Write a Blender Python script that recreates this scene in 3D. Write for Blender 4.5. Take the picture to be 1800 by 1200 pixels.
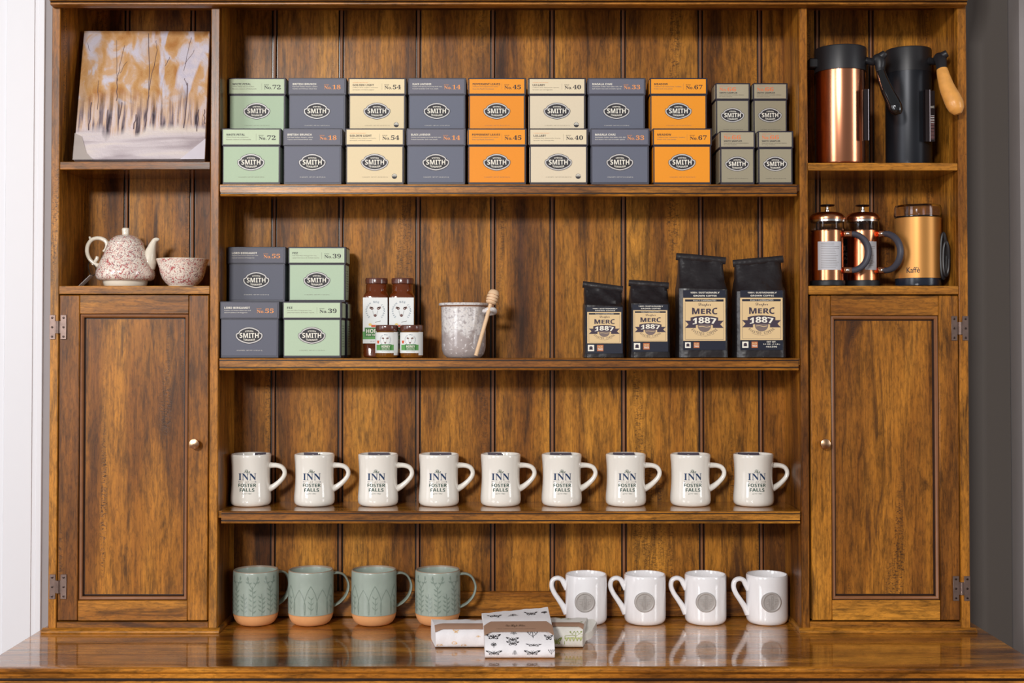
import bpy, math, random
from math import sin, cos, pi, radians, sqrt, atan2
from mathutils import Vector
random.seed(4)
for o in list(bpy.data.objects): bpy.data.objects.remove(o)
sc = bpy.context.scene
COL = sc.collection

# ------------------------------------------------------------------ camera, world, lights, exposure
EYE = 1.42                       # eye height; everything below is written relative to the eye and raised at the end
DIST = 2.25
FPX = 2250.0
PITCH = 1.15
cam_d = bpy.data.cameras.new('camera'); cam_d.sensor_width = 36; cam_d.lens = 36 * FPX / 1800
cam_d.shift_y = -FPX * math.tan(radians(PITCH)) / 1800
cam_d.clip_start = .05
cam = bpy.data.objects.new('camera', cam_d); COL.objects.link(cam)
cam.location = (0, -DIST, 0); cam.rotation_euler = (radians(90 + PITCH), 0, 0)
sc.camera = cam
sc.view_settings.view_transform = 'Standard'; sc.view_settings.look = 'None'
sc.view_settings.gamma = 1; sc.view_settings.use_curve_mapping = False
sc.view_settings.exposure = 0.0
w = bpy.data.worlds.new('room_light'); sc.world = w; w.use_nodes = True
w.node_tree.nodes['Background'].inputs[0].default_value = (.92, .91, .92, 1)
w.node_tree.nodes['Background'].inputs[1].default_value = .21

def window_light(name, loc, target, sx, sz, power, col):
    d = bpy.data.lights.new(name, 'AREA'); d.shape = 'RECTANGLE'; d.size = sx; d.size_y = sz
    d.energy = power; d.color = col
    o = bpy.data.objects.new(name, d); COL.objects.link(o); o.location = loc
    o.rotation_euler = (Vector(target) - Vector(loc)).to_track_quat('-Z', 'Y').to_euler()
    return o
window_light('lamp_light_high', (-1.35, -4.7, 1.30), (0, 0, 0), .7, .45, 150, (1, .975, .94))
window_light('window_light_left', (-2.5, -2.8, .5), (0, 0, 0), .9, 1.9, 44, (.96, .97, 1))
window_light('window_light_side', (3.2, -2.0, .5), (.2, 0, 0), .7, 1.8, 26, (.96, .98, 1))
window_light('window_light_door', (-3.0, -1.2, .2), (-.9, 0, -.1), 1.0, 2.0, 10, (1, .97, 1))

# ------------------------------------------------------------------ pixel helper (1800 x 1200)
_t = radians(PITCH); _yc = 600 - FPX * math.tan(_t)
def P(px, py, y=0.0):
    dx = (px - 900) / FPX
    dy = cos(_t) - sin(_t) * (_yc - py) / FPX
    dz = sin(_t) + cos(_t) * (_yc - py) / FPX
    s = (y + DIST) / dy
    return Vector((s * dx, y, s * dz))
def X(px, py=600, y=0.0): return P(px, py, y).x
def Z(py, y=0.0): return P(900, py, y).z

# ------------------------------------------------------------------ materials
def lin(c):
    r = []
    for v in c:
        v /= 255.0
        r.append(v / 12.92 if v <= .04045 else ((v + .055) / 1.055) ** 2.4)
    return (r[0], r[1], r[2], 1)
MATS = {}
def nodes_of(m):
    m.use_nodes = True
    nt = m.node_tree
    return nt, nt.nodes['Principled BSDF']
def mat(name, rgb, rough=.5, metal=0, coat=0, coat_rough=.05, var=.05, vscale=40, bump=0, bscale=300, bdist=.001, trans=0, ior=1.45, sub=0, aniso=0, alpha=1, spec=.5, sheen=0):
    if name in MATS: return MATS[name]
    m = bpy.data.materials.new(name); nt, b = nodes_of(m); N = nt.nodes; L = nt.links
    c = lin(rgb)
    tc = N.new('ShaderNodeTexCoord')
    nz = N.new('ShaderNodeTexNoise'); nz.inputs['Scale'].default_value = vscale; nz.inputs['Detail'].default_value = 4
    L.new(tc.outputs['Object'], nz.inputs['Vector'])
    mx = N.new('ShaderNodeMix'); mx.data_type = 'RGBA'
    mx.inputs[6].default_value = tuple(v * (1 - var) for v in c[:3]) + (1,)
    mx.inputs[7].default_value = tuple(min(1, v * (1 + var)) for v in c[:3]) + (1,)
    L.new(nz.outputs[0], mx.inputs[0]); L.new(mx.outputs[2], b.inputs['Base Color'])
    b.inputs['Roughness'].default_value = rough; b.inputs['Metallic'].default_value = metal
    b.inputs['Coat Weight'].default_value = coat; b.inputs['Coat Roughness'].default_value = coat_rough
    b.inputs['Transmission Weight'].default_value = trans; b.inputs['IOR'].default_value = ior
    b.inputs['Specular IOR Level'].default_value = spec
    b.inputs['Sheen Weight'].default_value = sheen
    if alpha < 1: b.inputs['Alpha'].default_value = alpha
    if bump:
        n2 = N.new('ShaderNodeTexNoise'); n2.inputs['Scale'].default_value = bscale; n2.inputs['Detail'].default_value = 3
        L.new(tc.outputs['Object'], n2.inputs['Vector'])
        bp = N.new('ShaderNodeBump'); bp.inputs['Strength'].default_value = bump; bp.inputs['Distance'].default_value = bdist
        L.new(n2.outputs[0], bp.inputs['Height']); L.new(bp.outputs[0], b.inputs['Normal'])
    MATS[name] = m
    return m

def wood(name, axis, tone=1.0, rough=.40, coat=.15, coat_rough=.22, streak=9, distress=1.0, dark=1.0, bump=.3, spec=.28):
    """antique stained timber, grain along the given axis"""
    m = bpy.data.materials.new(name); nt, b = nodes_of(m); N = nt.nodes; L = nt.links
    tc = N.new('ShaderNodeTexCoord'); oi = N.new('ShaderNodeObjectInfo')
    ml = N.new('ShaderNodeVectorMath'); ml.operation = 'MULTIPLY'
    cb = N.new('ShaderNodeCombineXYZ')
    for i in range(3): L.new(oi.outputs['Random'], cb.inputs[i])
    L.new(cb.outputs[0], ml.inputs[0]); ml.inputs[1].default_value = (13, 7, 19)
    ad = N.new('ShaderNodeVectorMath'); ad.operation = 'ADD'
    L.new(tc.outputs['Object'], ad.inputs[0]); L.new(ml.outputs[0], ad.inputs[1])
    def coords(k):
        mp = N.new('ShaderNodeVectorMath'); mp.operation = 'MULTIPLY'
        s = [1, 1, 1]; s[axis] = k
        mp.inputs[1].default_value = s; L.new(ad.outputs[0], mp.inputs[0]); return mp.outputs[0]
    def noise(k, scale, detail=3, dist=0, rough=.5):
        n = N.new('ShaderNodeTexNoise'); n.inputs['Scale'].default_value = scale; n.inputs['Detail'].default_value = detail
        n.inputs['Distortion'].default_value = dist; n.inputs['Roughness'].default_value = rough
        L.new(coords(k), n.inputs['Vector']); return n.outputs[0]
    def ramp(src, stops):
        r = N.new('ShaderNodeValToRGB'); e = r.color_ramp.elements
        while len(e) < len(stops): e.new(.5)
        for i, (p, c) in enumerate(stops):
            e[i].position = p; e[i].color = c if isinstance(c, tuple) else (c, c, c, 1)
        L.new(src, r.inputs[0]); return r.outputs[0]
    def mix(f, a, bb, mode='MIX', fac=None):
        x = N.new('ShaderNodeMix'); x.data_type = 'RGBA'; x.blend_type = mode
        if fac is not None: x.inputs[0].default_value = fac
        else: L.new(f, x.inputs[0])
        for s, i in ((a, 6), (bb, 7)):
            if isinstance(s, tuple): x.inputs[i].default_value = s
            else: L.new(s, x.inputs[i])
        return x.outputs[2]
    def T(r, g, bb): return (r * tone, g * tone, bb * tone, 1)
    base = ramp(noise(.11, streak, 4, .6), [(.30, T(.085, .025, .004)), (.41, T(.225, .076, .008)), (.52, T(.38, .142, .015)), (.68, T(.53, .220, .026))])
    fine = ramp(noise(.05, 330, 6, .3, .7), [(.34, .52), (.5, .97), (.66, 1.22)])
    c1 = mix(None, base, fine, 'MULTIPLY', fac=.85)
    med = ramp(noise(.13, 56, 8, .7, .70), [(.35, .34), (.49, .94), (.66, 1.2)])
    c2 = mix(None, c1, med, 'MULTIPLY', fac=.85)
    mot = ramp(noise(.28, 210, 5, .6, .7), [(.38, .60), (.54, 1.10)])
    c2 = mix(None, c2, mot, 'MULTIPLY', fac=.8)
    st = ramp(noise(.11, 25, 7, .8, .65), [(.565, 0.0), (.68, .85 * dark)])
    c3 = mix(st, c2, (.040, .014, .005, 1))
    # scars: columns of short dashes and worm cracks
    mask = ramp(noise(.07, 24, 2, 0), [(.60, 0.0), (.66, 1.0)])
    spk = ramp(noise(2.2, 190, 3, 1.0), [(.53, 0.0), (.59, 1.0)])
    mm = mix(None, mask, spk, 'MULTIPLY', fac=1.0)
    mm2 = mix(None, mm, (distress * .75,) * 3 + (1,), 'MULTIPLY', fac=1.0)
    c4 = mix(mm2, c3, (.030, .012, .005, 1))
    L.new(c4, b.inputs['Base Color'])
    rr = N.new('ShaderNodeMapRange'); rr.inputs[3].default_value = rough - .07; rr.inputs[4].default_value = rough + .12
    L.new(noise(.2, 40, 3), rr.inputs[0]); L.new(rr.outputs[0], b.inputs['Roughness'])
    b.inputs['Specular IOR Level'].default_value = spec
    b.inputs['Coat Weight'].default_value = coat; b.inputs['Coat Roughness'].default_value = coat_rough
    hh = N.new('ShaderNodeMath'); hh.operation = 'SUBTRACT'
    hm = N.new('ShaderNodeMath'); hm.operation = 'MULTIPLY'; hm.inputs[1].default_value = .4; L.new(mm2, hm.inputs[0])
    L.new(noise(.10, 90, 5), hh.inputs[0]); L.new(hm.outputs[0], hh.inputs[1])
    bp = N.new('ShaderNodeBump'); bp.inputs['Strength'].default_value = bump; bp.inputs['Distance'].default_value = .0008
    L.new(hh.outputs[0], bp.inputs['Height']); L.new(bp.outputs[0], b.inputs['Normal'])
    if coat: L.new(bp.outputs[0], b.inputs['Coat Normal'])
    MATS[name] = m
    return m
WV = wood('stained_wood_upright', 2)
WH = wood('stained_wood_across', 0, distress=.5)
WB = wood('stained_wood_backboard', 2, tone=.92, rough=.46, coat=.04, streak=12, distress=.8, spec=.22)
WSH = wood('stained_wood_shelf', 0, tone=.9, rough=.2, coat=.8, coat_rough=.06, distress=.1, bump=.06)
WTOP = wood('polished_wood_top', 0, tone=1.3, rough=.25, coat=1.0, coat_rough=.06, streak=16, distress=.0, bump=.13)
WY = wood('stained_wood_depth', 1, tone=.8)
WD = mat('dark_glaze_wood', (42, 22, 13), .4, coat=.3, coat_rough=.2, var=.25, vscale=60)
WM = mat('moulding_wood', (128, 80, 44), .5, coat=.05, coat_rough=.3, var=.3, vscale=50)

# ------------------------------------------------------------------ mesh builder
class MB:
    def __init__(s): s.v = []; s.f = []; s.m = []; s.mats = []
    def mi(s, m):
        if m not in s.mats: s.mats.append(m)
        return s.mats.index(m)
    def add(s, vs, fs, m):
        b = len(s.v); i = s.mi(m)
        s.v.extend([tuple(v) for v in vs])
        for f in fs: s.f.append(tuple(b + k for k in f)); s.m.append(i)
    def box(s, x0, x1, y0, y1, z0, z1, m, ch=.0006):
        ch = min(ch, abs(x1 - x0) * .3, abs(y1 - y0) * .3, abs(z1 - z0) * .3)
        c = ((x0 + x1) / 2, (y0 + y1) / 2, (z0 + z1) / 2); h = (abs(x1 - x0) / 2, abs(y1 - y0) / 2, abs(z1 - z0) / 2)
        if ch <= 0:
            vs = [(c[0] + h[0] * a, c[1] + h[1] * b_, c[2] + h[2] * d) for a in (-1, 1) for b_ in (-1, 1) for d in (-1, 1)]
            s.add(vs, [(0, 1, 3, 2), (4, 6, 7, 5), (0, 4, 5, 1), (2, 3, 7, 6), (0, 2, 6, 4), (1, 5, 7, 3)], m); return
        vs = []; idx = {}
        for sx in (-1, 1):
            for sy in (-1, 1):
                for sz in (-1, 1):
                    sg = (sx, sy, sz)
                    for ax in range(3):
                        p = [c[k] + sg[k] * (h[k] if k == ax else h[k] - ch) for k in range(3)]
                        idx[(sg, ax)] = len(vs); vs.append(p)
        fs = []
        for ax in range(3):
            a, b_ = (ax + 1) % 3, (ax + 2) % 3
            for sg0 in (-1, 1):
                q = []
                for (u, v) in ((-1, -1), (1, -1), (1, 1), (-1, 1)):
                    g = [0, 0, 0]; g[ax] = sg0; g[a] = u; g[b_] = v; q.append(idx[(tuple(g), ax)])
                fs.append(tuple(q if sg0 > 0 else q[::-1]))
        for ax in range(3):
            a, b_ = (ax + 1) % 3, (ax + 2) % 3
            for u in (-1, 1):
                for v in (-1, 1):
                    g0 = [0] * 3; g0[ax] = -1; g0[a] = u; g0[b_] = v; g1 = list(g0); g1[ax] = 1
                    fs.append((idx[(tuple(g0), a)], idx[(tuple(g1), a)], idx[(tuple(g1), b_)], idx[(tuple(g0), b_)]))
        for sx in (-1, 1):
            for sy in (-1, 1):
                for sz in (-1, 1):
                    g = (sx, sy, sz); fs.append((idx[(g, 0)], idx[(g, 1)], idx[(g, 2)]))
        s.add(vs, fs, m)
    def loft(s, rings, m, cap0=True, cap1=True, closed=True, ms=None):
        n = len(rings[0]); vs = [p for r in rings for p in r]
        for i in range(len(rings) - 1):
            fs = []
            for j in range(n if closed else n - 1):
                k = (j + 1) % n
                fs.append((i * n + j, i * n + k, (i + 1) * n + k, (i + 1) * n + j))
            if i == 0: base = len(s.v); s.add(vs, [], m)
            mm = s.mi(ms[i] if ms else m)
            for f in fs: s.f.append(tuple(base + k for k in f)); s.m.append(mm)
        if cap0: s.f.append(tuple(base + k for k in range(n))[::-1]); s.m.append(s.mi(ms[0] if ms else m))
        if cap1: s.f.append(tuple(base + (len(rings) - 1) * n + k for k in range(n))); s.m.append(s.mi(ms[-1] if ms else m))
    def lathe(s, prof, m, seg=40, c=(0, 0, 0), ms=None, sq=None, sy=1.0):
        """profile of (r, z); ms is a material per segment; sq a superellipse exponent per level"""
        rings = []
        for i, (r, z) in enumerate(prof):
            e = sq[i] if sq else 2
            ring = []
            for k in range(seg):
                a = 2 * pi * k / seg
                q = (abs(cos(a)) ** e + abs(sin(a)) ** e) ** (-1 / e)
                ring.append((c[0] + max(r, 1e-5) * q * cos(a), c[1] + max(r, 1e-5) * q * sin(a) * sy, c[2] + z))
            rings.append(ring)
        s.loft(rings, m, cap0=True, cap1=True, ms=ms)
    def tube(s, pts, rad, m, seg=12, smooth=5, flat=None, up=None, caps=True):
        pts = [Vector(p) for p in pts]
        if not hasattr(rad, '__len__'): rad = [rad] * len(pts)
        if smooth > 1 and len(pts) > 2:
            q = []; rr = []
            for i in range(len(pts) - 1):
                p0 = pts[max(i - 1, 0)]; p1 = pts[i]; p2 = pts[i + 1]; p3 = pts[min(i + 2, len(pts) - 1)]
                for k in range(smooth):
                    t = k / smooth
                    q.append(.5 * ((2 * p1) + (p2 - p0) * t + (2 * p0 - 5 * p1 + 4 * p2 - p3) * t * t + (3 * p1 - p0 - 3 * p2 + p3) * t ** 3))
                    rr.append(rad[i] * (1 - t) + rad[i + 1] * t)
            q.append(pts[-1]); rr.append(rad[-1]); pts, rad = q, rr
        rings = []; nrm = None
        for i, p in enumerate(pts):
            d = (pts[min(i + 1, len(pts) - 1)] - pts[max(i - 1, 0)]).normalized()
            if up is not None: a = (Vector(up) - d * d.dot(Vector(up))).normalized()
            elif nrm is None:
                a = Vector((0, 1, 0)) if abs(d.y) < .8 else Vector((1, 0, 0)); a = (a - d * d.dot(a)).normalized()
            else: a = (nrm - d * d.dot(nrm)).normalized()
            nrm = a; b_ = d.cross(a)
            f = flat if flat else 1
            rings.append([p + (a * cos(2 * pi * k / seg) * f + b_ * sin(2 * pi * k / seg)) * rad[i] for k in range(seg)])
        s.loft(rings, m, cap0=caps, cap1=caps)
    def prism(s, poly, axis, a, b, m, seg_m=None, caps=True):
        """poly in the two other axes (order x,y,z without axis), extruded along axis from a to b"""
        def pt(u, v, w):
            return (w, u, v) if axis == 0 else ((u, w, v) if axis == 1 else (u, v, w))
        n = len(poly); vs = [pt(u, v, a) for u, v in poly] + [pt(u, v, b) for u, v in poly]
        base = len(s.v); s.add(vs, [], m)
        for j in range(n):
            k = (j + 1) % n
            s.f.append((base + j, base + k, base + n + k, base + n + j)); s.m.append(s.mi(seg_m.get(j, m) if seg_m else m))
        if caps:
            s.f.append(tuple(base + k for k in range(n))[::-1]); s.m.append(s.mi(m))
            s.f.append(tuple(base + n + k for k in range(n))); s.m.append(s.mi(m))
    def flat(s, poly, mp, m, thick=0):
        """a flat polygon put through a mapper (x, y) -> point"""
        s.add([mp(x, y) for x, y in poly], [tuple(range(len(poly)))], m)
    def quadgrid(s, x0, x1, y0, y1, mp, m, nx=8, ny=1):
        vs = [mp(x0 + (x1 - x0) * i / nx, y0 + (y1 - y0) * j / ny) for j in range(ny + 1) for i in range(nx + 1)]
        s.add(vs, [(j * (nx + 1) + i, j * (nx + 1) + i + 1, (j + 1) * (nx + 1) + i + 1, (j + 1) * (nx + 1) + i) for j in range(ny) for i in range(nx)], m)
    def stroke(s, pts, wd, mp, m):
        """a flat line of width wd through 2D points"""
        for (x0, y0), (x1, y1) in zip(pts[:-1], pts[1:]):
            dx, dy = x1 - x0, y1 - y0; l = sqrt(dx * dx + dy * dy) or 1
            nx, ny = -dy / l * wd / 2, dx / l * wd / 2
            s.add([mp(x0 - nx, y0 - ny), mp(x1 - nx, y1 - ny), mp(x1 + nx, y1 + ny), mp(x0 + nx, y0 + ny)], [(0, 1, 2, 3)], m)
    def text(s, body, x0, x1, y0, y1, mp, m, keep=False):
        """lettering stretched to a rectangle and put through the mapper"""
        vs, fs = glyphs(body)
        if not vs: return
        ax = min(v[0] for v in vs); bx = max(v[0] for v in vs); ay = min(v[1] for v in vs); by = max(v[1] for v in vs)
        kx = (x1 - x0) / (bx - ax); ky = (y1 - y0) / (by - ay)
        s.add([mp(x0 + (v[0] - ax) * kx, y0 + (v[1] - ay) * ky) for v in vs], fs, m)
    def build(s, name, parent=None, loc=(0, 0, 0), rot=None, angle=38, fixn=True):
        me = bpy.data.meshes.new(name); me.from_pydata(s.v, [], s.f); me.update()
        for m in s.mats: me.materials.append(m)
        me.polygons.foreach_set('material_index', s.m)
        if fixn:
            import bmesh
            bm = bmesh.new(); bm.from_mesh(me); bmesh.ops.recalc_face_normals(bm, faces=bm.faces); bm.to_mesh(me); bm.free()
        me.polygons.foreach_set('use_smooth', [True] * len(me.polygons))
        me.set_sharp_from_angle(angle=radians(angle))
        o = bpy.data.objects.new(name, me); COL.objects.link(o); o.location = loc
        if rot: o.rotation_euler = rot
        if parent: o.parent = parent
        return o

_G = {}
def glyphs(body):
    if body in _G: return _G[body]
    c = bpy.data.curves.new('t', 'FONT'); c.body = body; c.resolution_u = 3
    o = bpy.data.objects.new('t', c); COL.objects.link(o)
    dg = bpy.context.evaluated_depsgraph_get(); dg.update()
    me = o.evaluated_get(dg).to_mesh()
    r = ([(v.co.x, v.co.y) for v in me.vertices], [tuple(p.vertices) for p in me.polygons])
    o.evaluated_get(dg).to_mesh_clear()
    bpy.data.objects.remove(o); bpy.data.curves.remove(c)
    _G[body] = r
    return r
def _shift(s, A, a, d):
    out = ''
    for ch in s:
        if 'A' <= ch <= 'Z': out += chr(A + ord(ch) - 65)
        elif 'a' <= ch <= 'z': out += chr(a + ord(ch) - 97)
        elif d and '0' <= ch <= '9': out += chr(d + ord(ch) - 48)
        else: out += ch
    return out
def bs(s): return _shift(s, 0x1D400, 0x1D41A, 0x1D7CE)      # bold serif
def bb(s): return _shift(s, 0x1D5D4, 0x1D5EE, 0x1D7EC)      # bold sans
def scr(s): return _shift(s, 0x1D4D0, 0x1D4EA, 0)           # bold script

def tag(o, label, cat, group=None, kind=None):
    if label: o['label'] = label
    if cat: o['category'] = cat
    if group: o['group'] = group
    if kind: o['kind'] = kind
    return o
def thing(name, loc, label, cat, group=None):
    o = bpy.data.objects.new(name, None); COL.objects.link(o); o.location = loc
    o.empty_display_size = .02
    return tag(o, label, cat, group)
def empty(name, parent, loc=(0, 0, 0)):
    o = bpy.data.objects.new(name, None); COL.objects.link(o); o.location = loc; o.parent = parent
    o.empty_display_size = .02
    return o
KIDS = {}
def copy_tree(o, parent=None):
    c = o.copy(); COL.objects.link(c)
    if parent: c.parent = parent
    for ch in [k for k in COL.objects if k.parent == o and k != c]: copy_tree(ch, c)
    return c
def cyl(r, a0=0, cx=0, cy=0, z0=0):
    return lambda u, v: (cx + r * sin(u / r + a0), cy - r * cos(u / r + a0), z0 + v)
def plane(y, x0=0, z0=0): return lambda u, v: (x0 + u, y, z0 + v)

# ------------------------------------------------------------------ levels
ZC = -.509                                   # counter top
ZS1, ZS2, ZS3 = .2765, -.0295, -.2975        # centre shelf tops
ZL1, ZR1, ZM = .3165, .3145, .0975           # side shelf tops
YB = .135                                    # face of the back boards
XLo0, XLo1 = X(87.5), X(102.5)               # left outer stile
XLi0, XLi1 = X(368.3), X(384.0)
XRi0, XRi1 = X(1407), X(1421.5)
XRo0, XRo1 = X(1686), X(1702.5)
ZTOP = Z(13)
ZBOT = ZC

# ------------------------------------------------------------------ the setting
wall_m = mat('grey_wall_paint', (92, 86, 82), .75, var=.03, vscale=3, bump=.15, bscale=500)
white_m = mat('white_gloss_paint', (222, 222, 227), .45, var=.01)
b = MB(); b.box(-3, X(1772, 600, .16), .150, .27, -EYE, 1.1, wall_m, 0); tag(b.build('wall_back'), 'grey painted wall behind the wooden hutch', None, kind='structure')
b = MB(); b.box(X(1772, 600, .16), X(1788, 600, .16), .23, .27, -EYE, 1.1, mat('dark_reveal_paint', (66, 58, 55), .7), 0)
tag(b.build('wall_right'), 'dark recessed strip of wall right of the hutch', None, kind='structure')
b = MB(); x0 = X(1788, 600, .12)
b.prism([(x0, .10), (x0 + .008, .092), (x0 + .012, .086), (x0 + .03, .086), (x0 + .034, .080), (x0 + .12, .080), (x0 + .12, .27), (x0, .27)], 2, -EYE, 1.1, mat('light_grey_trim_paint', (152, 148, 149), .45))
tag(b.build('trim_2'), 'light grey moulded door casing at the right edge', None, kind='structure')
b = MB(); x1 = X(74.5, 600, .143)
b.prism([(x1, .150), (x1, .1440), (x1 - .0010, .143), (x1 - .010, .143), (x1 - .0108, .1440), (x1 - .018, .1440), (x1 - .0188, .142), (x1 - .07, .141), (x1 - .072, .144), (x1 - .9, .144), (x1 - .9, .150)], 2, -EYE, 1.1, white_m)
tag(b.build('trim_1'), 'bright white door casing left of the hutch', None, kind='structure')
b = MB(); b.box(X(74.4, 600, .145), X(92, 600, .145), .1465, .150, -EYE, 1.1, mat('mid_grey_strip', (150, 143, 144), .6), 0); tag(b.build('grey_strip'), 'narrow grey strip between the white casing and the hutch', None, kind='structure')  # thin strip over the back wall, in a lighter grey than the wall
b = MB(); b.box(-3, 3, -4.5, .27, -EYE - .05, -EYE, wood('floor_wood', 1, tone=.7, distress=0, streak=4), 0)
tag(b.build('floor'), 'brown timber floor under the sideboard', None, kind='structure')

# ------------------------------------------------------------------ sideboard
sb = thing('sideboard', (0, 0, -EYE), 'stained wooden sideboard with a polished top, carrying the whole hutch', 'sideboard')
def up(z): return z + EYE
WXL, WXR = -.832, .832
b = MB(); zt = up(ZC); yf = -.243
prof = [(.1495, zt), (yf + .012, zt), (yf + .0035, zt), (yf + .0008, zt - .0012), (yf - .001, zt - .0035), (yf - .001, zt - .006), (yf + .001, zt - .0085), (yf + .002, zt - .0095), (yf + .002, zt - .0165), (yf + .006, zt - .0175), (yf + .006, zt - .0195),
        (yf + .001, zt - .0205), (yf - .001, zt - .0235), (yf - .0005, zt - .027), (yf + .003, zt - .030), (yf + .012, zt - .033), (.1495, zt - .033)]
b.prism(prof, 0, WXL, WXR, WTOP, {8: WD, 10: WD, 9: WD})
b.build('countertop', sb, angle=24)
b = MB(); b.box(WXL + .03, WXL + .055, -.2, .1495, .08, zt - .033, WV); b.build('side_panel', sb)
b = MB(); b.box(WXR - .055, WXR - .03, -.2, .1495, .08, zt - .033, WV); b.build('side_panel', sb)
b = MB(); b.box(WXL + .055, WXR - .055, .135, .1495, .08, zt - .033, WV); b.build('back_panel', sb)
b = MB(); b.box(WXL + .055, WXR - .055, -.2, .135, .08, .10, WH); b.build('bottom_panel', sb)
nd = 4; wdr = (WXR - WXL - .11) / nd
for i in range(nd):
    xa = WXL + .055 + i * wdr
    b = MB(); b.box(xa + .004, xa + wdr - .004, -.212, -.192, zt - .19, zt - .045, WH, .002); d = b.build('drawer', sb)
    b = MB(); b.lathe([(.006, 0), (.005, .008), (.010, .014), (.011, .019), (.006, .023), (0, .024)], mat('pink_brass', (205, 165, 130), .28, 1), 20); b.build('knob', d, (xa + wdr / 2, -.212, zt - .118), (radians(90), 0, 0))
    b = MB(); b.box(xa + .004, xa + wdr - .004, -.212, -.192, .105, zt - .20, WV, .002); d = b.build('door', sb)
    b = MB(); b.lathe([(.006, 0), (.005, .008), (.010, .014), (.011, .019), (.006, .023), (0, .024)], MATS['pink_brass'], 20); b.build('knob', d, (xa + (.05 if i % 2 else wdr - .05), -.212, .55), (radians(90), 0, 0))
for sx in (WXL + .03, WXR - .09):
    for sy in (-.2, .085):
        b = MB(); b.box(sx, sx + .06, sy, sy + .06, 0, .08, WV, .003); b.build('foot', sb)

# ------------------------------------------------------------------ hutch
hu = thing('hutch', (0, 0, ZC + .0002), 'stained wooden hutch with open shelves, beadboard back and two panelled cupboards', 'hutch')
HO = (0, 0, -ZC)       # parts keep eye-relative vertices
def hp(mb, name, parent=None, **k): return mb.build(name, parent or hu, HO if parent is None else (0, 0, 0), **k)
# back boards
edges_c = [382, 484.5, 602.5, 738.5, 870, 974.5, 1100, 1236.5, 1341, 1412]
edges_l = [90, 224.5, 340.5, 384]
edges_r = [1408, 1442.5, 1538, 1700]
def plank(px0, px1, first=False, last=False):
    x0 = X(px0, 600, YB); x1 = X(px1, 600, YB); y = YB
    if first: pl = [(x0, y + .012), (x0, y)]
    else: pl = [(x0 + .0003, y + .012), (x0 + .0003, y + .003), (x0 + .0011, y + .003), (x0 + .0018, y)]
    sm = {}
    if not first: sm = {0: WD, 1: WD, 2: WM}
    n = len(pl)
    if last: pl += [(x1, y), (x1, y + .012)]
    else:
        e = x1 - .0008
        pl += [(e - .0086, y), (e - .0082, y + .004), (e - .0058, y + .004), (e - .0056, y + .0014), (e - .0050, y + .0002), (e - .0040, y - .0003), (e - .0022, y - .0003), (e - .0012, y + .0002), (e - .0004, y + .0014), (e - .0002, y + .012)]
        sm.update({n: WD, n + 1: WD, n + 2: WD, n + 3: WM, n + 4: WM, n + 5: WM, n + 6: WM, n + 7: WM, n + 8: WD})
    m = MB(); m.prism(pl, 2, ZBOT, ZTOP + .03, WB, sm); hp(m, 'back_board', angle=25)
for E_ in (edges_c, edges_l, edges_r):
    for i in range(len(E_) - 1): plank(E_[i], E_[i + 1], i == 0, i == len(E_) - 2)
# boards behind and uprights
PT = .0155
for name, x0, x1 in (('side_board', XLo0, XLo1), ('side_board', XRo0, XRo1), ('partition', XLi0, XLi1), ('partition', XRi0, XRi1)):
    m = MB(); m.box(x0 + .0003, x1 - .0003, .0145, YB, ZBOT, ZTOP + .03, WV, .0004); hp(m, name)
for x0, x1 in ((XLo0, XLo1), (XRo0, XRo1), (XLi0, XLi1), (XRi0, XRi1)):
    m = MB(); m.box(x0, x1, 0, .0145, ZBOT + .004, ZTOP + .004, WV, .0014); hp(m, 'stile')
# cornice
zt = ZTOP; m = MB()
pr = [(.15, zt + .10), (-.05, zt + .10), (-.05, zt + .07), (-.045, zt + .055), (-.034, zt + .030), (-.026, zt + .016),
      (-.0225, zt + .0135), (-.0215, zt + .0125), (-.0235, zt + .011), (-.0245, zt + .0085), (-.0230, zt + .006), (-.0190, zt + .0050), (-.0180, zt + .0040), (-.0195, zt + .0025), (-.0195, zt + .0005), (-.016, zt - .0010), (-.0005, zt - .0015), (-.0005, zt + .03), (.15, zt + .03)]
m.prism(pr, 0, X(88, 10, -.02), X(1700, 10, -.02), WH, {6: WD, 10: WD, 11: WD}); hp(m, 'cornice')
# centre shelves with reeded edge
def centre_shelf(zs, pxa, pxb):
    py = 600 - zs * 1000
    xa, xb = X(pxa, py), X(pxb, py)
    m = MB(); m.box(XLi1 + .0003, XRi0 - .0003, .004, YB - .0005, zs - .012, zs, WSH, .0003); hp(m, 'shelf')
    m = MB()
    pr = [(.0045, zs - .0003), (-.0015, zs - .0003), (-.0030, zs - .0012), (-.0030, zs - .0028), (-.0010, zs - .0035), (-.0010, zs - .0048), (-.0022, zs - .0052), (-.0024, zs - .0150),
          (-.0005, zs - .0156), (-.0005, zs - .0168), (-.0022, zs - .0174), (-.0030, zs - .0190), (-.0022, zs - .0210), (.0045, zs - .0213)]
    m.prism(pr, 0, xa, xb, WH, {3: WD, 4: WD, 8: WD, 7: WD, 9: WD}); hp(m, 'shelf_edging', angle=30)
centre_shelf(ZS1, 388, 1400); centre_shelf(ZS2, 386.5, 1403); centre_shelf(ZS3, 389.5, 1405.5)
# side shelves
for x0, x1, zs, h in ((XLo1, XLi0, ZL1, .014), (XLo1, XLi0, ZM, .0145), (XRi1, XRo0, ZR1, .0135), (XRi1, XRo0, ZM, .0150)):
    m = MB(); m.box(x0 + .0003, x1 - .0003, .0015, YB - .0005, zs - h, zs, WSH, .001); s_ = hp(m, 'side_shelf')
    m = MB(); m.box(x0 + .0003, x1 - .0003, .0002, .0040, zs - h, zs + .0002, WH, .001); hp(m, 'shelf_front')
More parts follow.
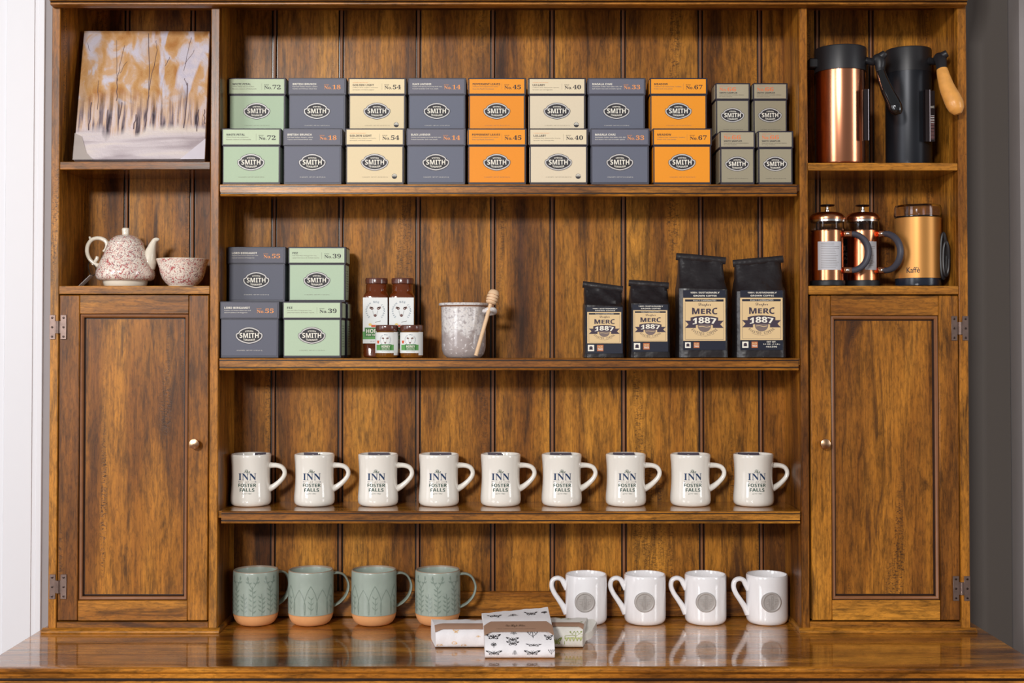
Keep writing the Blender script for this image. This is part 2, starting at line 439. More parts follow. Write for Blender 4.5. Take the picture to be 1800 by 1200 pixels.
# low rail at the back of the centre bay
m = MB(); m.box(XLi1 + .0005, XRi0 - .0005, YB - .011, YB - .0003, ZC + .0012, Z(1040, YB - .01), WH, .001); hp(m, 'back_rail')
# plinth rails and base mouldings
for x0, x1 in ((XLo1, XLi0), (XRi1, XRo0)):
    m = MB(); m.box(x0 + .0002, x1 - .0002, .0004, .015, ZC + .004, Z(1093), WH, .0008); hp(m, 'bottom_rail')
    m = MB(); m.box(x0 + .0002, x1 - .0002, .016, YB, ZC + .001, Z(1093) - .002, WH, .0003); hp(m, 'bottom_board')
def base_mould(xa, xb, inner):
    m = MB(); q = .0085
    pr = [(.0, ZC), (-.0092, ZC), (-.0098, ZC + .0015), (-.0098, ZC + .0035), (-.0075, ZC + .0055), (-.003, ZC + .0075), (0, ZC + .0085)]
    m.prism(pr, 0, xa - (q if abs(xa) > .7 else q * .6), xb + (q if abs(xb) > .7 else q * .6), WH)
    for xx, sg in ((xa, -1), (xb, 1)):
        m.prism([(xx + sg * (-y_ * (.55 if abs(xx) < .7 else 1)) , z_) for y_, z_ in pr], 1, 0, YB - .001, WY)
    hp(m, 'base_moulding', angle=50)
base_mould(XLo0, XLi1, 1); base_mould(XRi0, XRo1, -1)
# doors
brass = MATS['pink_brass']
hinge_m = mat('antique_hinge_metal', (128, 108, 100), .38, .7, var=.35, vscale=120)
screw_m = mat('dark_screw_metal', (70, 58, 55), .4, 1)
def door(px0, px1, py0, py1, ix0, ix1, iy0, iy1, knob, hinges, hside):
    d = empty('cabinet_door', hu, HO)
    x0, x1 = X(px0, 800) , X(px1, 800); zt, zb = Z(py0), Z(py1)
    a0, a1 = X(ix0, 800), X(ix1, 800); zi, zj = Z(iy0), Z(iy1)
    for q0, q1 in ((x0, a0), (a1, x1)):
        m = MB(); m.box(q0, q1, .0008, .019, zb, zt, WV, .0016); m.build('door_stile', d)
    for q0, q1 in ((zi, zt), (zb, zj)):
        m = MB(); m.box(a0 + .0001, a1 - .0001, .0011, .019, q0, q1, WH, .0008); m.build('door_rail', d)
    # mitred moulding
    m = MB(); mw = .0085
    prof = [(0, .0040, WD), (.0012, .0030, WM), (.0030, .0022, WM), (.0050, .0030, WM), (.0066, .0055, WD), (mw, .0100, WD)]
    rings = []
    for off, yy, _ in prof:
        rings.append([(a0 + off, yy, zj + off), (a1 - off, yy, zj + off), (a1 - off, yy, zi - off), (a0 + off, yy, zi - off)])
    m.loft(rings, WM, False, False, ms=[p[2] for p in prof]); m.build('panel_moulding', d)
    m = MB(); e = .0042
    m.box(a0 + .003, a1 - .003, .0098, .017, zj + .003, zi - .003, WV, 0); pn = m.build('door_panel', d)
    m = MB(); i0 = mw - .0005
    for (u0, u1, v0, v1) in ((a0 + i0, a1 - i0, zi - i0 - .0012, zi - i0), (a0 + i0, a1 - i0, zj + i0, zj + i0 + .0014), (a0 + i0, a0 + i0 + .0010, zj + i0, zi - i0), (a1 - i0 - .0014, a1 - i0, zj + i0, zi - i0)):
        m.box(u0, u1, .0093, .0100, v0, v1, WD, 0)
    m.build('glaze_line', d)
    m = MB(); m.lathe([(.0055, 0), (.0045, .006), (.0080, .011), (.0092, .015), (.0085, .0175), (.004, .0190), (0, .0193)], brass, 28)
    k = P(knob[0], knob[1]); m.build('knob', d, (k.x, .0008, k.z), (radians(90), 0, 0))
    for (hpx, hpy) in hinges:
        m = MB(); cx = X(hpx, hpy); cz = Z(hpy); hh = .0215
        for sg in (-1, 1):
            m.box(cx + sg * .0045, cx + sg * .0150, -.0016, .0006, cz - hh, cz + hh, hinge_m, .0004)
            m.box(cx + sg * .0005, cx + sg * .006, -.0012, .0006, cz - .011, cz + .011, hinge_m, .0003)
            for dz in (-.0165, 0, .0165):
                m.lathe([(.0020, 0), (.0020, .0006), (.0012, .0009)], screw_m, 10, (0, 0, 0))
                n = 30
                m.v[-n:] = [(cx + sg * .0100 + v[0], -.0016 - v[2], cz + dz + v[1]) for v in m.v[-n:]]
        m.tube([(cx, -.0022, cz - .0108), (cx, -.0022, cz + .0108)], .0026, hinge_m, 12, 1)
        m.build('hinge', d)
    return d
door(102.2, 365.8, 518.5, 1091, 138.2, 330.0, 551.5, 1055.5, (345, 779), ((102.2, 575), (102.2, 1031)), -1)
door(1426, 1686.5, 519.5, 1090.5, 1462, 1651.5, 554.5, 1055.0, (1447.5, 779), ((1687, 577), (1690, 1034)), 1)

# ------------------------------------------------------------------ tea boxes
EDGE = mat('box_edge_black', (46, 42, 52), .45, var=.08)
ECREAM = mat('ink_cream', (238, 232, 218), .6)
EDARK = mat('ink_black', (38, 34, 40), .55)
ESILV = mat('ink_silver', (196, 192, 190), .4)
def paper(n, c): return mat('paper_' + n, c, .55, var=.03, vscale=300, bump=.05, bscale=900)
def tint(n, c): return mat('ink_' + n, c, .55)
def mirror(p): return p + [(-x, y) for x, y in reversed(p)]
def badge_pts(k):
    h = [(0, 15), (6, 14.4), (12, 12.2), (16.4, 9.8), (18.4, 7.6), (18.8, 5.9), (20.3, 5.0), (22.4, 4.3), (23.8, 2.6), (24.3, .4), (24.1, -2.2), (22.8, -5.2), (19.6, -8.6), (15, -11.4), (10, -13.4), (5, -14.7), (0, -15.3)]
    c = [(x, y) for x, y in h]
    full = c + [(-x, y) for x, y in reversed(c[1:-1])]
    # shrink towards the inside by k mm
    out = []
    n = len(full)
    for i in range(n):
        p0 = Vector(full[i - 1]); p1 = Vector(full[i]); p2 = Vector(full[(i + 1) % n])
        d = ((p1 - p0).normalized() + (p2 - p1).normalized()).normalized()
        out.append((p1.x - -d.y * -k * -1 if False else p1.x + d.y * k, p1.y - d.x * k))
    return out
def polyfan(m, poly, mp, mt, cx=0, cy=0):
    vs = [mp(cx, cy)] + [mp(x, y) for x, y in poly]; n = len(poly)
    m.add(vs, [(0, i + 1, (i + 1) % n + 1) for i in range(n)], mt)
SPEC = {
 '72': ('pale green', (170, 190, 160), (190, 204, 172), 'WHITE PETAL', 'White Peony tea, osmanthus', 'flowers, essence of chamomile', 'dark', 'dark', '15 SACHETS · NET WT 1.05 OZ (30 G)', False),
 '18': ('slate grey', (100, 102, 116), (102, 102, 114), 'BRITISH BRUNCH', 'Full leaf Indian Assam, select', 'Ceylon and Chinese black teas', 'cream', 'orange', '15 SACHETS · NET WT 1.48 OZ (42 G)', False),
 '54': ('cream', (226, 206, 166), (234, 214, 172), 'GOLDEN LIGHT', 'Caffeine free organic turmeric,', 'pineapple and black pepper', 'dark', 'dark', '15 SACHETS · NET WT 1.85 OZ (52.5 G)', True),
 '14': ('slate grey', (98, 102, 118), (104, 103, 116), 'BLACK LAVENDER', 'Ceylon and lapsang souchong black teas,', 'French lavender and rose petals', 'cream', 'orange', '15 SACHETS · NET WT 1.32 OZ (37.5 G)', False),
 '45': ('orange', (236, 142, 6), (240, 150, 14), 'PEPPERMINT LEAVES', 'Caffeine free peppermint leaves', 'from the Pacific Northwest', 'dark', 'dark', '15 SACHETS · NET WT .80 OZ (22.5 G)', False),
 '40': ('beige', (222, 206, 178), (226, 210, 178), 'LULLABY', 'Caffeine free chamomile, hyssop,', 'lavender and ashwagandha', 'dark', 'dark', '15 SACHETS · NET WT 0.95 OZ (27 G)', True),
 '33': ('slate grey', (96, 100, 116), (102, 103, 118), 'MASALA CHAI', 'Authentic Indian chai laden rich, full', 'leaf Assam teas and aromatic spices', 'cream', 'orange', '15 SACHETS · NET WT 2.12 OZ (60 G)', False),
 '67': ('orange', (237, 147, 14), (240, 152, 20), 'MEADOW', 'Caffeine free chamomile, rooibos,', 'linden and rose petals', 'dark', 'dark', '15 SACHETS · NET WT .85 OZ (24 G)', False),
 '55': ('slate grey', (88, 90, 104), (92, 92, 104), 'LORD BERGAMOT', 'Ceylon and Assam black teas and', 'natural essence of bergamot', 'cream', 'orange', '15 SACHETS · NET WT 1.5 OZ (41 G)', False),
 '39': ('pale green', (176, 196, 168), (188, 204, 174), 'FEZ', 'Full leaf Mao Feng green tea,', 'spearmint leaves & Andean myrtle', 'dark', 'dark', '15 SACHETS · NET WT 1.2 OZ (34 G)', False),
}
INKS = {'dark': EDARK, 'cream': ECREAM, 'orange': tint('orange', (236, 152, 84))}
BW, BH, BD, LH = .1046, .0997, .0495, .031
def badge(m, cx, cz, k, y):
    for sh, mt, dy in ((0, EDARK, 0), (.75, ESILV, .00012), (2.7, EDARK, .00024)):
        q = [(x * .001 * k, z * .001 * k) for x, z in badge_pts(sh)]
        polyfan(m, q, plane(y - dy, cx, cz), mt)
    mp = plane(y - .00036, cx, cz); s = .001 * k
    m.text(bb('SMITH'), -16.8 * s, 16.8 * s, -4.4 * s, 4.3 * s, mp, ECREAM)
    m.text(bb('STEVEN'), -7.1 * s, 7.1 * s, 6.4 * s, 8.9 * s, lambda u, v: mp(u, v - u * u * 14 / k), ECREAM)
    m.text(bb('TEAMAKER'), -10.4 * s, 10.4 * s, -9.8 * s, -6.6 * s, lambda u, v: mp(u, v + u * u * 10 / k), ECREAM)
def carton(root, w, h, lh, pc, lc, dark_edge, side=False, printed=True):
    """shallow carton with a separate lid"""
    ed = EDGE if dark_edge else mat('box_edge_slate', (66, 66, 78), .45)
    m = MB(); m.box(-w / 2 + .0012, w / 2 - .0012, .0012, BD - .0012, 0, h - .002, ed, .0008); body = m.build('carton', root)
    m = MB(); m.box(-w / 2, w / 2, 0, BD, h - lh, h, ed, .0008); lid = m.build('lid', root)
    fb = fl = None
    if printed:
        m = MB(); m.box(-w / 2 + .0032, w / 2 - .0040, .0005, .0015, .0040, h - lh - .0018, pc, .0002); fb = m.build('front_label', body)
        m = MB(); m.box(-w / 2 + .0023, w / 2 - .0032, -.0006, .0003, h - lh + .0024, h - .0025, lc, .0002); fl = m.build('front_label', lid)
    for sg in (-1, 1):
        m = MB(); m.box(sg * (w / 2 - .0016), sg * (w / 2 - .0007), .0045, BD - .0045, .0045, h - lh - .002, pc, 0)
        m.build('side_label', body)
        m = MB()
        m.box(sg * (w / 2 - .0004), sg * (w / 2 + .0005), .0035, BD - .0035, h - lh + .0025, h - .003, lc, 0)
        if side:
            for k in range(9):
                zz = .020 + k * .0045
                m.box(sg * (w / 2 - .0009), sg * (w / 2 - .0005), .010, BD - .010 - (k % 3) * .004, zz, zz + .0007, EDARK, 0)
        m.build('side_label', lid)
    return body, lid
PROTO = {}
def tea_box(num, x, y, z, label, group='tea boxes on the shelves', rot=0):
    if num in PROTO: r = copy_tree(PROTO[num])
    else:
        cname, c1, c2, title, l1, l2, ik, nk, foot, seal = SPEC[num]
        r = thing('tea_box', (0, 0, 0), 'x', 'box', group)
        pc = paper('body_' + num, c1); lc = paper('lid_' + num, c2)
        body, lid = carton(r, BW, BH, LH, pc, lc, cname != 'slate grey', side=(num == '39'))
        m = MB(); badge(m, -.0006, .0397, 1.0, .0001)
        m.build('emblem', body)
        m = MB(); I = INKS[ik]; soft = tint('soft_' + ik, (120, 112, 100) if ik == 'dark' else (200, 196, 190))
        m.text(foot, -.0225, .0225, .0122, .0140, plane(.0003), soft if ik == 'dark' else I)
        if seal:
            mp = plane(.0003, .0345, .0147)
            polyfan(m, [(.0046 * cos(a * pi / 12), .0046 * sin(a * pi / 12)) for a in range(24)], mp, EDARK)
            mp = plane(.00018, .0345, .0147)
            polyfan(m, [(.0040 * cos(a * pi / 12), .0040 * sin(a * pi / 12)) for a in range(13)], mp, ECREAM)
            m.text(bb('USDA'), -.003, .003, .0006, .0026, plane(.0001, .0345, .0147), EDARK)
        m.build('lettering', body)
        x0 = -BW / 2; zt_ = BH
        m = MB(); mp = plane(-.0008, x0, zt_)
        tw = {'WHITE PETAL': 33, 'BRITISH BRUNCH': 42.5, 'GOLDEN LIGHT': 38.5, 'BLACK LAVENDER': 34, 'PEPPERMINT LEAVES': 49.5, 'LULLABY': 22, 'MASALA CHAI': 36, 'MEADOW': 24.5, 'LORD BERGAMOT': 45, 'FEZ': 9.5}[title] * .001
        dy = -.0018 if seal else 0
        m.text(bb(title), .008, .008 + tw, -.0132 + dy, -.0096 + dy, mp, I)
        for k, l in enumerate((l1, l2)):
            m.text(l, .008, min(.008 + .00150 * len(l), .0615 if ik == 'cream' else .058), -.0172 - k * .0040 + dy, -.0150 - k * .0040 + dy, mp, soft if ik == 'dark' else I)
        if seal: m.text('CAFFEINE FREE ORGANIC', .008, .036, -.0094, -.0082, mp, INKS['orange'])
        K = INKS[nk]; nx = .0655 if ik == 'dark' else .0650
        m.text('BLEND', nx, nx + .0085, -.0135, -.0121, mp, K)
        m.text(bs('No.'), nx, nx + .0135, -.0207, -.0148, mp, K)
        m.text(bs(num), nx + .0150, nx + .0298, -.0207, -.0128, mp, K)
        if ik == 'dark': m.box(x0 + .0606, x0 + .0608, -.0008, -.0005, zt_ - .022, zt_ - .010, soft, 0)
        m.build('lettering', lid)
        PROTO[num] = r
    r.location = (x, y, z); r.rotation_euler = (0, 0, rot)
    tag(r, label, 'box', group)
    return r
def sampler(x, y, z, label):
    if 'S' in PROTO: r = copy_tree(PROTO['S'])
    else:
        r = thing('tea_box', (0, 0, 0), 'x', 'box'); PROTO['S'] = r
        pc = paper('sampler', (152, 143, 120)); lc = paper('sampler_lid', (166, 156, 132))
        w, h, lh = .0630, .0950, .0305
        body, lid = carton(r, w, h, lh, pc, lc, True)
        m = MB(); badge(m, -.0008, .0368, .885, .0001); m.build('emblem', body)
        m = MB(); m.text('7 SACHETS · NET WT .50 OZ (14 G)', -.018, .018, .0098, .0112, plane(.0003), EDARK); m.build('lettering', body)
        m = MB(); mp = plane(-.0008, -w / 2, h); O = tint('orange_red', (226, 120, 72))
        m.text(bs('No.'), .007, .0205, -.0150, -.0085, mp, O); m.text(bs('66'), .0215, .0370, -.0150, -.0075, mp, O)
        m.text('CAFFEINE COLLECTION', .007, .024, -.0062, -.0050, mp, O)
        m.text(bb('SMITH SAMPLER'), .007, .0395, -.0193, -.0166, mp, EDARK)
        m.text('Seven full leaf teas and herbal infusions', .007, .0510, -.0224, -.0210, mp, EDARK)
        m.text('for every occasion', .007, .0300, -.0256, -.0242, mp, EDARK)
        m.build('lettering', lid)
    r.location = (x, y, z); tag(r, label, 'box', 'small sampler tea boxes on the top shelf'); return r
YF, YU = .006, .057
low = [('72', 389.5, 494), ('18', 497, 602), ('54', 606.7, 711.5), ('14', 713.8, 819.6), ('45', 822.4, 925.3), ('40', 930, 1034), ('33', 1037.6, 1142.7), ('67', 1147, 1252)]
upp = {'72': (399.8, 503.7), '18': (505.6, 609.5), '54': (611.4, 714.7), '14': (716.6, 820), '45': (822.4, 925.3), '40': (928, 1031), '33': (1031.7, 1136.6), '67': (1141.6, 1244.5)}
T1 = 'tea boxes stacked two high on the top shelf'
def backbox(x, z, nm, w=None, h=None, lb=None, grp=None):
    key = 'B' + nm
    if key in PROTO: r = copy_tree(PROTO[key])
    else:
        r = thing('tea_box', (0, 0, 0), 'x', 'box'); PROTO[key] = r
        pc = MATS['paper_body_' + nm] if nm != 'S' else MATS['paper_sampler']; lc = MATS['paper_lid_' + nm] if nm != 'S' else MATS['paper_sampler_lid']
        carton(r, w or BW, h or BH, LH if nm != 'S' else .0305, pc, lc, nm not in ('18', '14', '33', '55'), side=(nm == '39'), printed=False)
    r.location = (x, YU + .0005, z); tag(r, lb, 'box', grp); return r
STK = {'72': ('pale green', 'beside the left side panel'), '18': ('slate grey', 'between the green and the cream stack'), '54': ('cream', 'between two slate grey stacks'), '14': ('slate grey', 'between the cream and the orange stack'),
       '45': ('orange', 'between a slate grey and a beige stack'), '40': ('beige', 'between orange and slate grey stacks'), '33': ('slate grey', 'between the beige and the orange stack'), '67': ('orange', 'beside the small sampler boxes')}
for n, a, c in low:
    cn = STK[n][0]; wh = STK[n][1]
    xl = X((a + c) / 2, 275, YF)
    tea_box(n, xl, YF, ZS1, f'lower {cn} tea box, No. {n}, {wh}', T1)
    a, c = upp[n]
    xu = X((a + c) / 2, 180, YU)
    tea_box(n, xu, YU, ZS1 + BH + .0003, f'upper {cn} tea box, No. {n}, {wh}', T1)
    xu_ = min(max(xu, XLi1 + BW / 2 + .002), 2)
for i, (n, a, c) in enumerate(low):
    backbox(X(upp[n][0] / 2 + upp[n][1] / 2, 180, YU), ZS1, n, lb=f'rear {STK[n][0]} tea box hidden {STK[n][1]}', grp='rear row of tea boxes on the top shelf')
sampler(X(1296.5, 275, YF), YF, ZS1, 'small taupe sampler tea box, lower left of the four')
sampler(X(1363.5, 275, YF), YF, ZS1, 'small taupe sampler tea box, lower right of the four')
sampler(X(1288.4, 180, YU), YU, ZS1 + .0953, 'small taupe sampler tea box, upper left of the four')
sampler(X(1354.3, 180, YU), YU, ZS1 + .0953, 'small taupe sampler tea box, upper right of the four')
for xx in (1288.4, 1354.3):
    backbox(X(xx, 180, YU), ZS1, 'S', .063, .095, 'small sampler tea box hidden behind the lower front samplers ' + ('near the orange boxes' if xx < 1300 else 'near the side panel'), 'rear row of sampler boxes on the top shelf')
T2 = 'tea boxes stacked at the left of the second shelf'
tea_box('55', X(438.6, 580, YF), YF, ZS2, 'slate grey tea box printed No. 55, lower front one on the second shelf', T2)
tea_box('39', X(548.7, 580, YF), YF, ZS2, 'pale green tea box printed No. 39, lower front one beside the tall honey bottle', T2)
tea_box('55', X(451, 480, YU), YU, ZS2 + BH + .0003, 'slate grey tea box printed No. 55, upper one with its left side in shade', T2)
tea_box('39', X(557.4, 480, YU), YU, ZS2 + BH + .0003, 'pale green tea box printed No. 39, upper one of its stack', T2)
backbox(X(452, 480, YU), ZS2, '55', lb='slate grey tea box hidden behind the lower box printed No. 55')
backbox(X(560.5, 480, YU), ZS2, '39', lb='pale green tea box whose side peeks out behind the lower box printed No. 39')

# ------------------------------------------------------------------ white diner mugs
CER = mat('white_glaze', (236, 231, 222), .18, coat=1, coat_rough=.03, var=.01)
navy = tint('navy', (20, 52, 92)); green = tint('deep_green', (32, 72, 62)); greyink = tint('grey', (110, 100, 96))
card_m = mat('plum_card', (62, 52, 66), .6)
def inn_mug():
    r = thing('coffee_mug', (0, 0, 0), 'x', 'mug')
    m = MB(); s = .001
    pr = [(0, 1.2), (27, 1.2), (28.5, 0), (31, 0), (34, 1.6), (36.2, 5), (36.9, 10), (36.7, 18), (35.8, 28), (34.9, 40), (34.6, 52), (34.8, 64), (35.4, 76), (36.2, 85), (36.5, 89), (36.3, 91.6), (35.2, 93), (33.9, 92.6), (33, 90), (32, 80), (31, 60), (31, 14), (28, 8), (0, 7)]
    m.lathe([(a * s, c * s) for a, c in pr], CER, 56); m.build('cup', r)
    m = MB(); m.tube([(.031, 0, .029), (.040, 0, .0325), (.051, 0, .041), (.0595, 0, .051), (.0615, 0, .060), (.057, 0, .068), (.048, 0, .0715), (.038, 0, .072), (.031, 0, .072)], [.0075, .0056, .0046, .0042, .0041, .0043, .0046, .0052, .007], CER, 14, 5, flat=1.25)
    m.build('handle', r)
    m = MB()
    def mp(u, v):
        T_ = [(.018, 36.7), (.028, 35.8), (.040, 34.9), (.052, 34.6), (.064, 34.8), (.076, 35.4)]
        rr = T_[0][1]
        for (za, ra), (zb, rb) in zip(T_[:-1], T_[1:]):
            if za <= v <= zb: rr = ra + (rb - ra) * (v - za) / (zb - za)
        rr += .35
        return cyl(rr * s, 0)(u, v)
    L_ = m
    L_.text(scr('The'), -.0055, .0055, .0612, .0672, mp, green)
    L_.text(bs('INN'), -.0165, .0165, .0480, .0603, mp, navy)
    L_.text('AT', -.0033, .0033, .0440, .0462, mp, greyink)
    for sg in (-1, 1):
        m.quadgrid(sg * .0055, sg * .0160, .0449, .0454, mp, greyink, 4)
        m.quadgrid(sg * .0150, sg * .0165, .0444, .0458, mp, navy, 1)
    L_.text(bb('FOSTER'), -.0165, .0165, .0362, .0422, mp, green)
    L_.text(bb('FALLS'), -.0135, .0135, .0282, .0342, lambda u, v: mp(u, v - u * u * 4), green)
    L_.text("ESTD 1887", -.0085, .0085, .0236, .0250, lambda u, v: mp(u, v - u * u * 8), green)
    m.build('printed_logo', r)
    return r
proto = inn_mug()
mugx = [441, 552.8, 664.7, 771.5, 880, 987.3, 1100, 1213.5, 1324.5]
cards = [(.020, 35, .0), (-.012, -18, 0), (-.002, 0, 0), (.002, 0, 0), (-.014, -15, 0), (-.002, 0, 0), (-.003, 2, 0), (-.001, 0, 0), (-.008, 3, 0)]
mug_lab = ['touching the shade of the left side panel', 'second along from the left side panel', 'third along from the left side panel', 'fourth along from the left side panel',
           'in the middle of the row of nine', 'just right of the middle one', 'third from the right side panel', 'second from the right side panel', 'beside the right side panel']
YM = .086
for i, px in enumerate(mugx):
    o = proto if i == 0 else copy_tree(proto)
    o.location = (X(px, 850, YM), YM, ZS3); o.rotation_euler = (0, 0, 0)
    tag(o, 'white printed diner mug ' + mug_lab[i] + ', third shelf', 'mug', 'white printed diner mugs on the third shelf')
    dx, rz, _ = cards[i]
    m = MB(); hw = .0195 if i not in (0, 1, 4) else .014
    sl = {0: .007, 1: -.005, 4: -.005}.get(i, 0)
    m.prism([(-hw, 0), (hw, 0), (hw + sl, .052), (-hw + sl, .052)], 1, 0, .0008, card_m)
    m.text('Mug', -.0015, .0015, .0475, .0487, plane(-.0001), ECREAM)
    c = m.build('gift_card', None, (o.location.x + dx * .6, YM + .010, ZS3 + .0425), (radians(-14), 0, radians(rz * .3)))
    tag(c, 'plum card tucked in the diner mug ' + mug_lab[i], 'card', 'plum cards in the diner mugs')

# ------------------------------------------------------------------ green stoneware mugs
GG = mat('sage_glaze', (150, 161, 150), .42, coat=.35, coat_rough=.18, var=.12, vscale=60, bump=.12, bscale=120)
GGd = mat('sage_glaze_dark', (124, 138, 127), .35, coat=.6, coat_rough=.12, var=.1)
TER = mat('bare_clay', (222, 158, 104), .65, var=.08, vscale=60, bump=.1)
RIMB = mat('clay_rim', (150, 130, 112), .45)
def green_mug(kind, rz):
    r = thing('stoneware_mug', (0, 0, 0), 'x', 'mug'); s = .001
    m = MB()
    pr = [(0, 0), (24, 0), (29, 1), (34, 4.5), (38, 11), (39.8, 17.5), (40.1, 20.5), (40.7, 21.2), (40.8, 50), (40.6, 85), (40.4, 94), (40.0, 96.6), (39.2, 97.8), (38.0, 97.6), (37.2, 95), (36.8, 80), (36.6, 20), (30, 9), (0, 7)]
    ms = [TER] * 6 + [GG] * 4 + [GG, RIMB, RIMB, RIMB] + [GG] * 4
    m.lathe([(a * s, c * s) for a, c in pr], GG, 56, ms=ms); m.build('cup', r)
    m = MB(); a = radians(rz)
    pts = [(.037, .088), (.050, .0885), (.061, .083), (.0675, .071), (.0685, .060), (.064, .047), (.054, .036), (.044, .0305), (.037, .029)]
    m.tube([(x * cos(a), x * sin(a), z) for x, z in pts], [.0028, .0024, .0022, .0021, .0021, .0021, .0022, .0025, .003], GG, 12, 4, flat=3.4, up=(-sin(a), cos(a), 0))
    m.build('handle', r)
    m = MB(); mp = cyl(.0411); rnd = random.Random(3 if kind == 'sprig' else 5)
    def leaf(x, z, ang, l, wd, mt=GGd):
        ca, sa = cos(ang), sin(ang)
        q = [(0, 0), (l * .35, wd), (l, 0), (l * .35, -wd)]
        m.flat([(x + u * ca - v * sa, z + u * sa + v * ca) for u, v in q], mp, mt)
    if kind == 'sprig':
        for k in range(-3, 4):
            cx = k * .0165 + .002; tall = (k % 2 == 0)
            z = .026; top = .074 if tall else .060
            m.stroke([(cx, .022), (cx + .001, .045), (cx - .0005, top)], .0009, mp, GGd)
            while z < top - .004:
                leaf(cx + .0006, z, radians(42), .0088, .0015); leaf(cx - .0006, z + .003, radians(138), .0088, .0015)
                z += .0088 if tall else .0075
            if tall:
                for sg in (-1, 1):
                    m.stroke([(cx, top - .006), (cx + sg * .006, top + .004), (cx + sg * .009, top + .012)], .0008, mp, GGd)
                    leaf(cx + sg * .009, top + .010, radians(90), .008, .0020); leaf(cx + sg * .007, top + .005, radians(90 - sg * 60), .007, .0018); leaf(cx + sg * .006, top + .004, radians(90 + sg * 60), .006, .0016)
    else:
        for k in range(-3, 4):
            cx = k * .0215 + .006; hgt = .050 if k % 2 == 0 else .043; wd_ = .0120
            for sg in (-1, 1):
                m.stroke([(cx + sg * wd_ * sin(pi * min(1, .30 + .70 * t / 12)) ** .8, .023 + hgt * t / 12) for t in range(12)] + [(cx, .024 + hgt)], .0009, mp, GGd)
            if k % 2 == 0:
                m.stroke([(cx, .024), (cx + .0008, .023 + hgt * .60)], .0007, mp, GGd)
                for t in range(3):
                    z = .030 + t * .0095
                    leaf(cx, z, radians(48), .0085, .0009); leaf(cx, z + .002, radians(132), .0085, .0009)
    m.build('carved_pattern', r)
    return r
YG = .071
gm = [(449.8, 'sprig', 38, 'sage green stoneware mug with carved sprigs, farthest left on the sideboard top'), (546.6, 'leaf', 20, 'sage green stoneware mug with pointed leaves, second from the left cupboard'),
      (657.4, 'leaf', 18, 'sage green stoneware mug with pointed leaves, taller looking, third from the left cupboard'), (769.4, 'sprig', 8, 'sage green stoneware mug with carved sprigs, behind the left end of the folded towels')]
for px, kd, rz, lb in gm:
    g = green_mug(kd, rz); g.location = (X(px, 1050, YG), YG, ZC); tag(g, lb, 'mug', 'sage green stoneware mugs on the sideboard')

# ------------------------------------------------------------------ white mugs with medallions
CW = mat('bright_white_glaze', (240, 238, 240), .15, coat=1, coat_rough=.03, var=.01)
PEW = mat('pewter', (176, 170, 166), .45, .15, var=.08)
def white_mug():
    r = thing('medallion_mug', (0, 0, 0), 'x', 'mug'); s = .001; m = MB()
    pr = [(0, 1.5), (28, 1.5), (29.5, 0), (31.5, 0), (34, 1.5), (36.6, 5), (37.6, 9), (37.8, 14), (37.8, 70), (37.7, 83), (37.3, 86), (36.4, 87.3), (35.2, 87.0), (34.6, 85), (34.2, 70), (34.0, 14), (31, 8), (0, 7)]
    m.lathe([(a * s, c * s) for a, c in pr], CW, 56); m.build('cup', r)
    m = MB(); m.tube([(-.034, 0, .061), (-.0395, 0, .069), (-.0445, 0, .077), (-.0525, 0, .0795), (-.0605, 0, .0755), (-.0625, 0, .065), (-.058, 0, .053), (-.050, 0, .041), (-.042, 0, .029), (-.035, 0, .017)],
                     [.0066, .0052, .0046, .0044, .0044, .0045, .0046, .0048, .0054, .0072], CW, 14, 4, flat=1.3)
    m.build('handle', r)
    m = MB(); q = .0180
    def T(u, v, h): return (-.0045 + u, -.0372 - h + .0000, .0430 + v)
    rings = []
    for rr, hh in ((q, -.004), (q, .0010), (q - .0008, .0022), (q - .0022, .0026), (q - .0034, .0022), (q - .0040, .0014), (.001, .0014)):
        rings.append([T(rr * cos(2 * pi * k / 40), rr * sin(2 * pi * k / 40), hh) for k in range(40)])
    m.loft(rings, PEW, False, True)
    def bar(x0, x1, z0, z1, h=.0023): m.box(-.0045 + x0, -.0045 + x1, -.0372 - h, -.0372 - .0010, .0430 + z0, .0430 + z1, PEW, .0002)
    bar(-.0024, -.0014, -.0125, .0125); bar(.0014, .0024, -.0125, .0125)
    for k in range(10): bar(-.0008, .0008, -.0115 + k * .0024, -.0103 + k * .0024, .0026)
    bar(-.0112, -.0030, .0048, .0060); bar(.0030, .0112, .0048, .0060)
    for sg in (-1, 1):
        a0, a1 = sorted((sg * .0090, sg * .0102)) if sg < 0 else sorted((sg * .0038, sg * .0050))
        a0, a1 = sorted((sg * .0042, sg * .0054))
        bar(a0, a1, -.0070, .0030, .0025)
        b0, b1 = sorted((sg * .0054, sg * .0105)); bar(b0, b1, .0016, .0030, .0025)
        b0, b1 = sorted((sg * .0054, sg * .0090)); bar(b0, b1, -.0030, -.0017, .0025)
    m.build('medallion', r, (0, 0, 0))
    return r
pw = white_mug(); YW = .083
wl = ['behind the right end of the folded towels', 'second from the towels', 'third from the towels', 'beside the right cupboard']
for i, px in enumerate((1030.3, 1133.6, 1240, 1348)):
    o = pw if i == 0 else copy_tree(pw)
    o.location = (X(px, 1050, YW), YW, ZC)
    o.rotation_euler = (0, 0, radians((0, 0, 0, 8)[i]))
    tag(o, 'white mug with round pewter medallion ' + wl[i], 'mug', 'white medallion mugs on the sideboard')

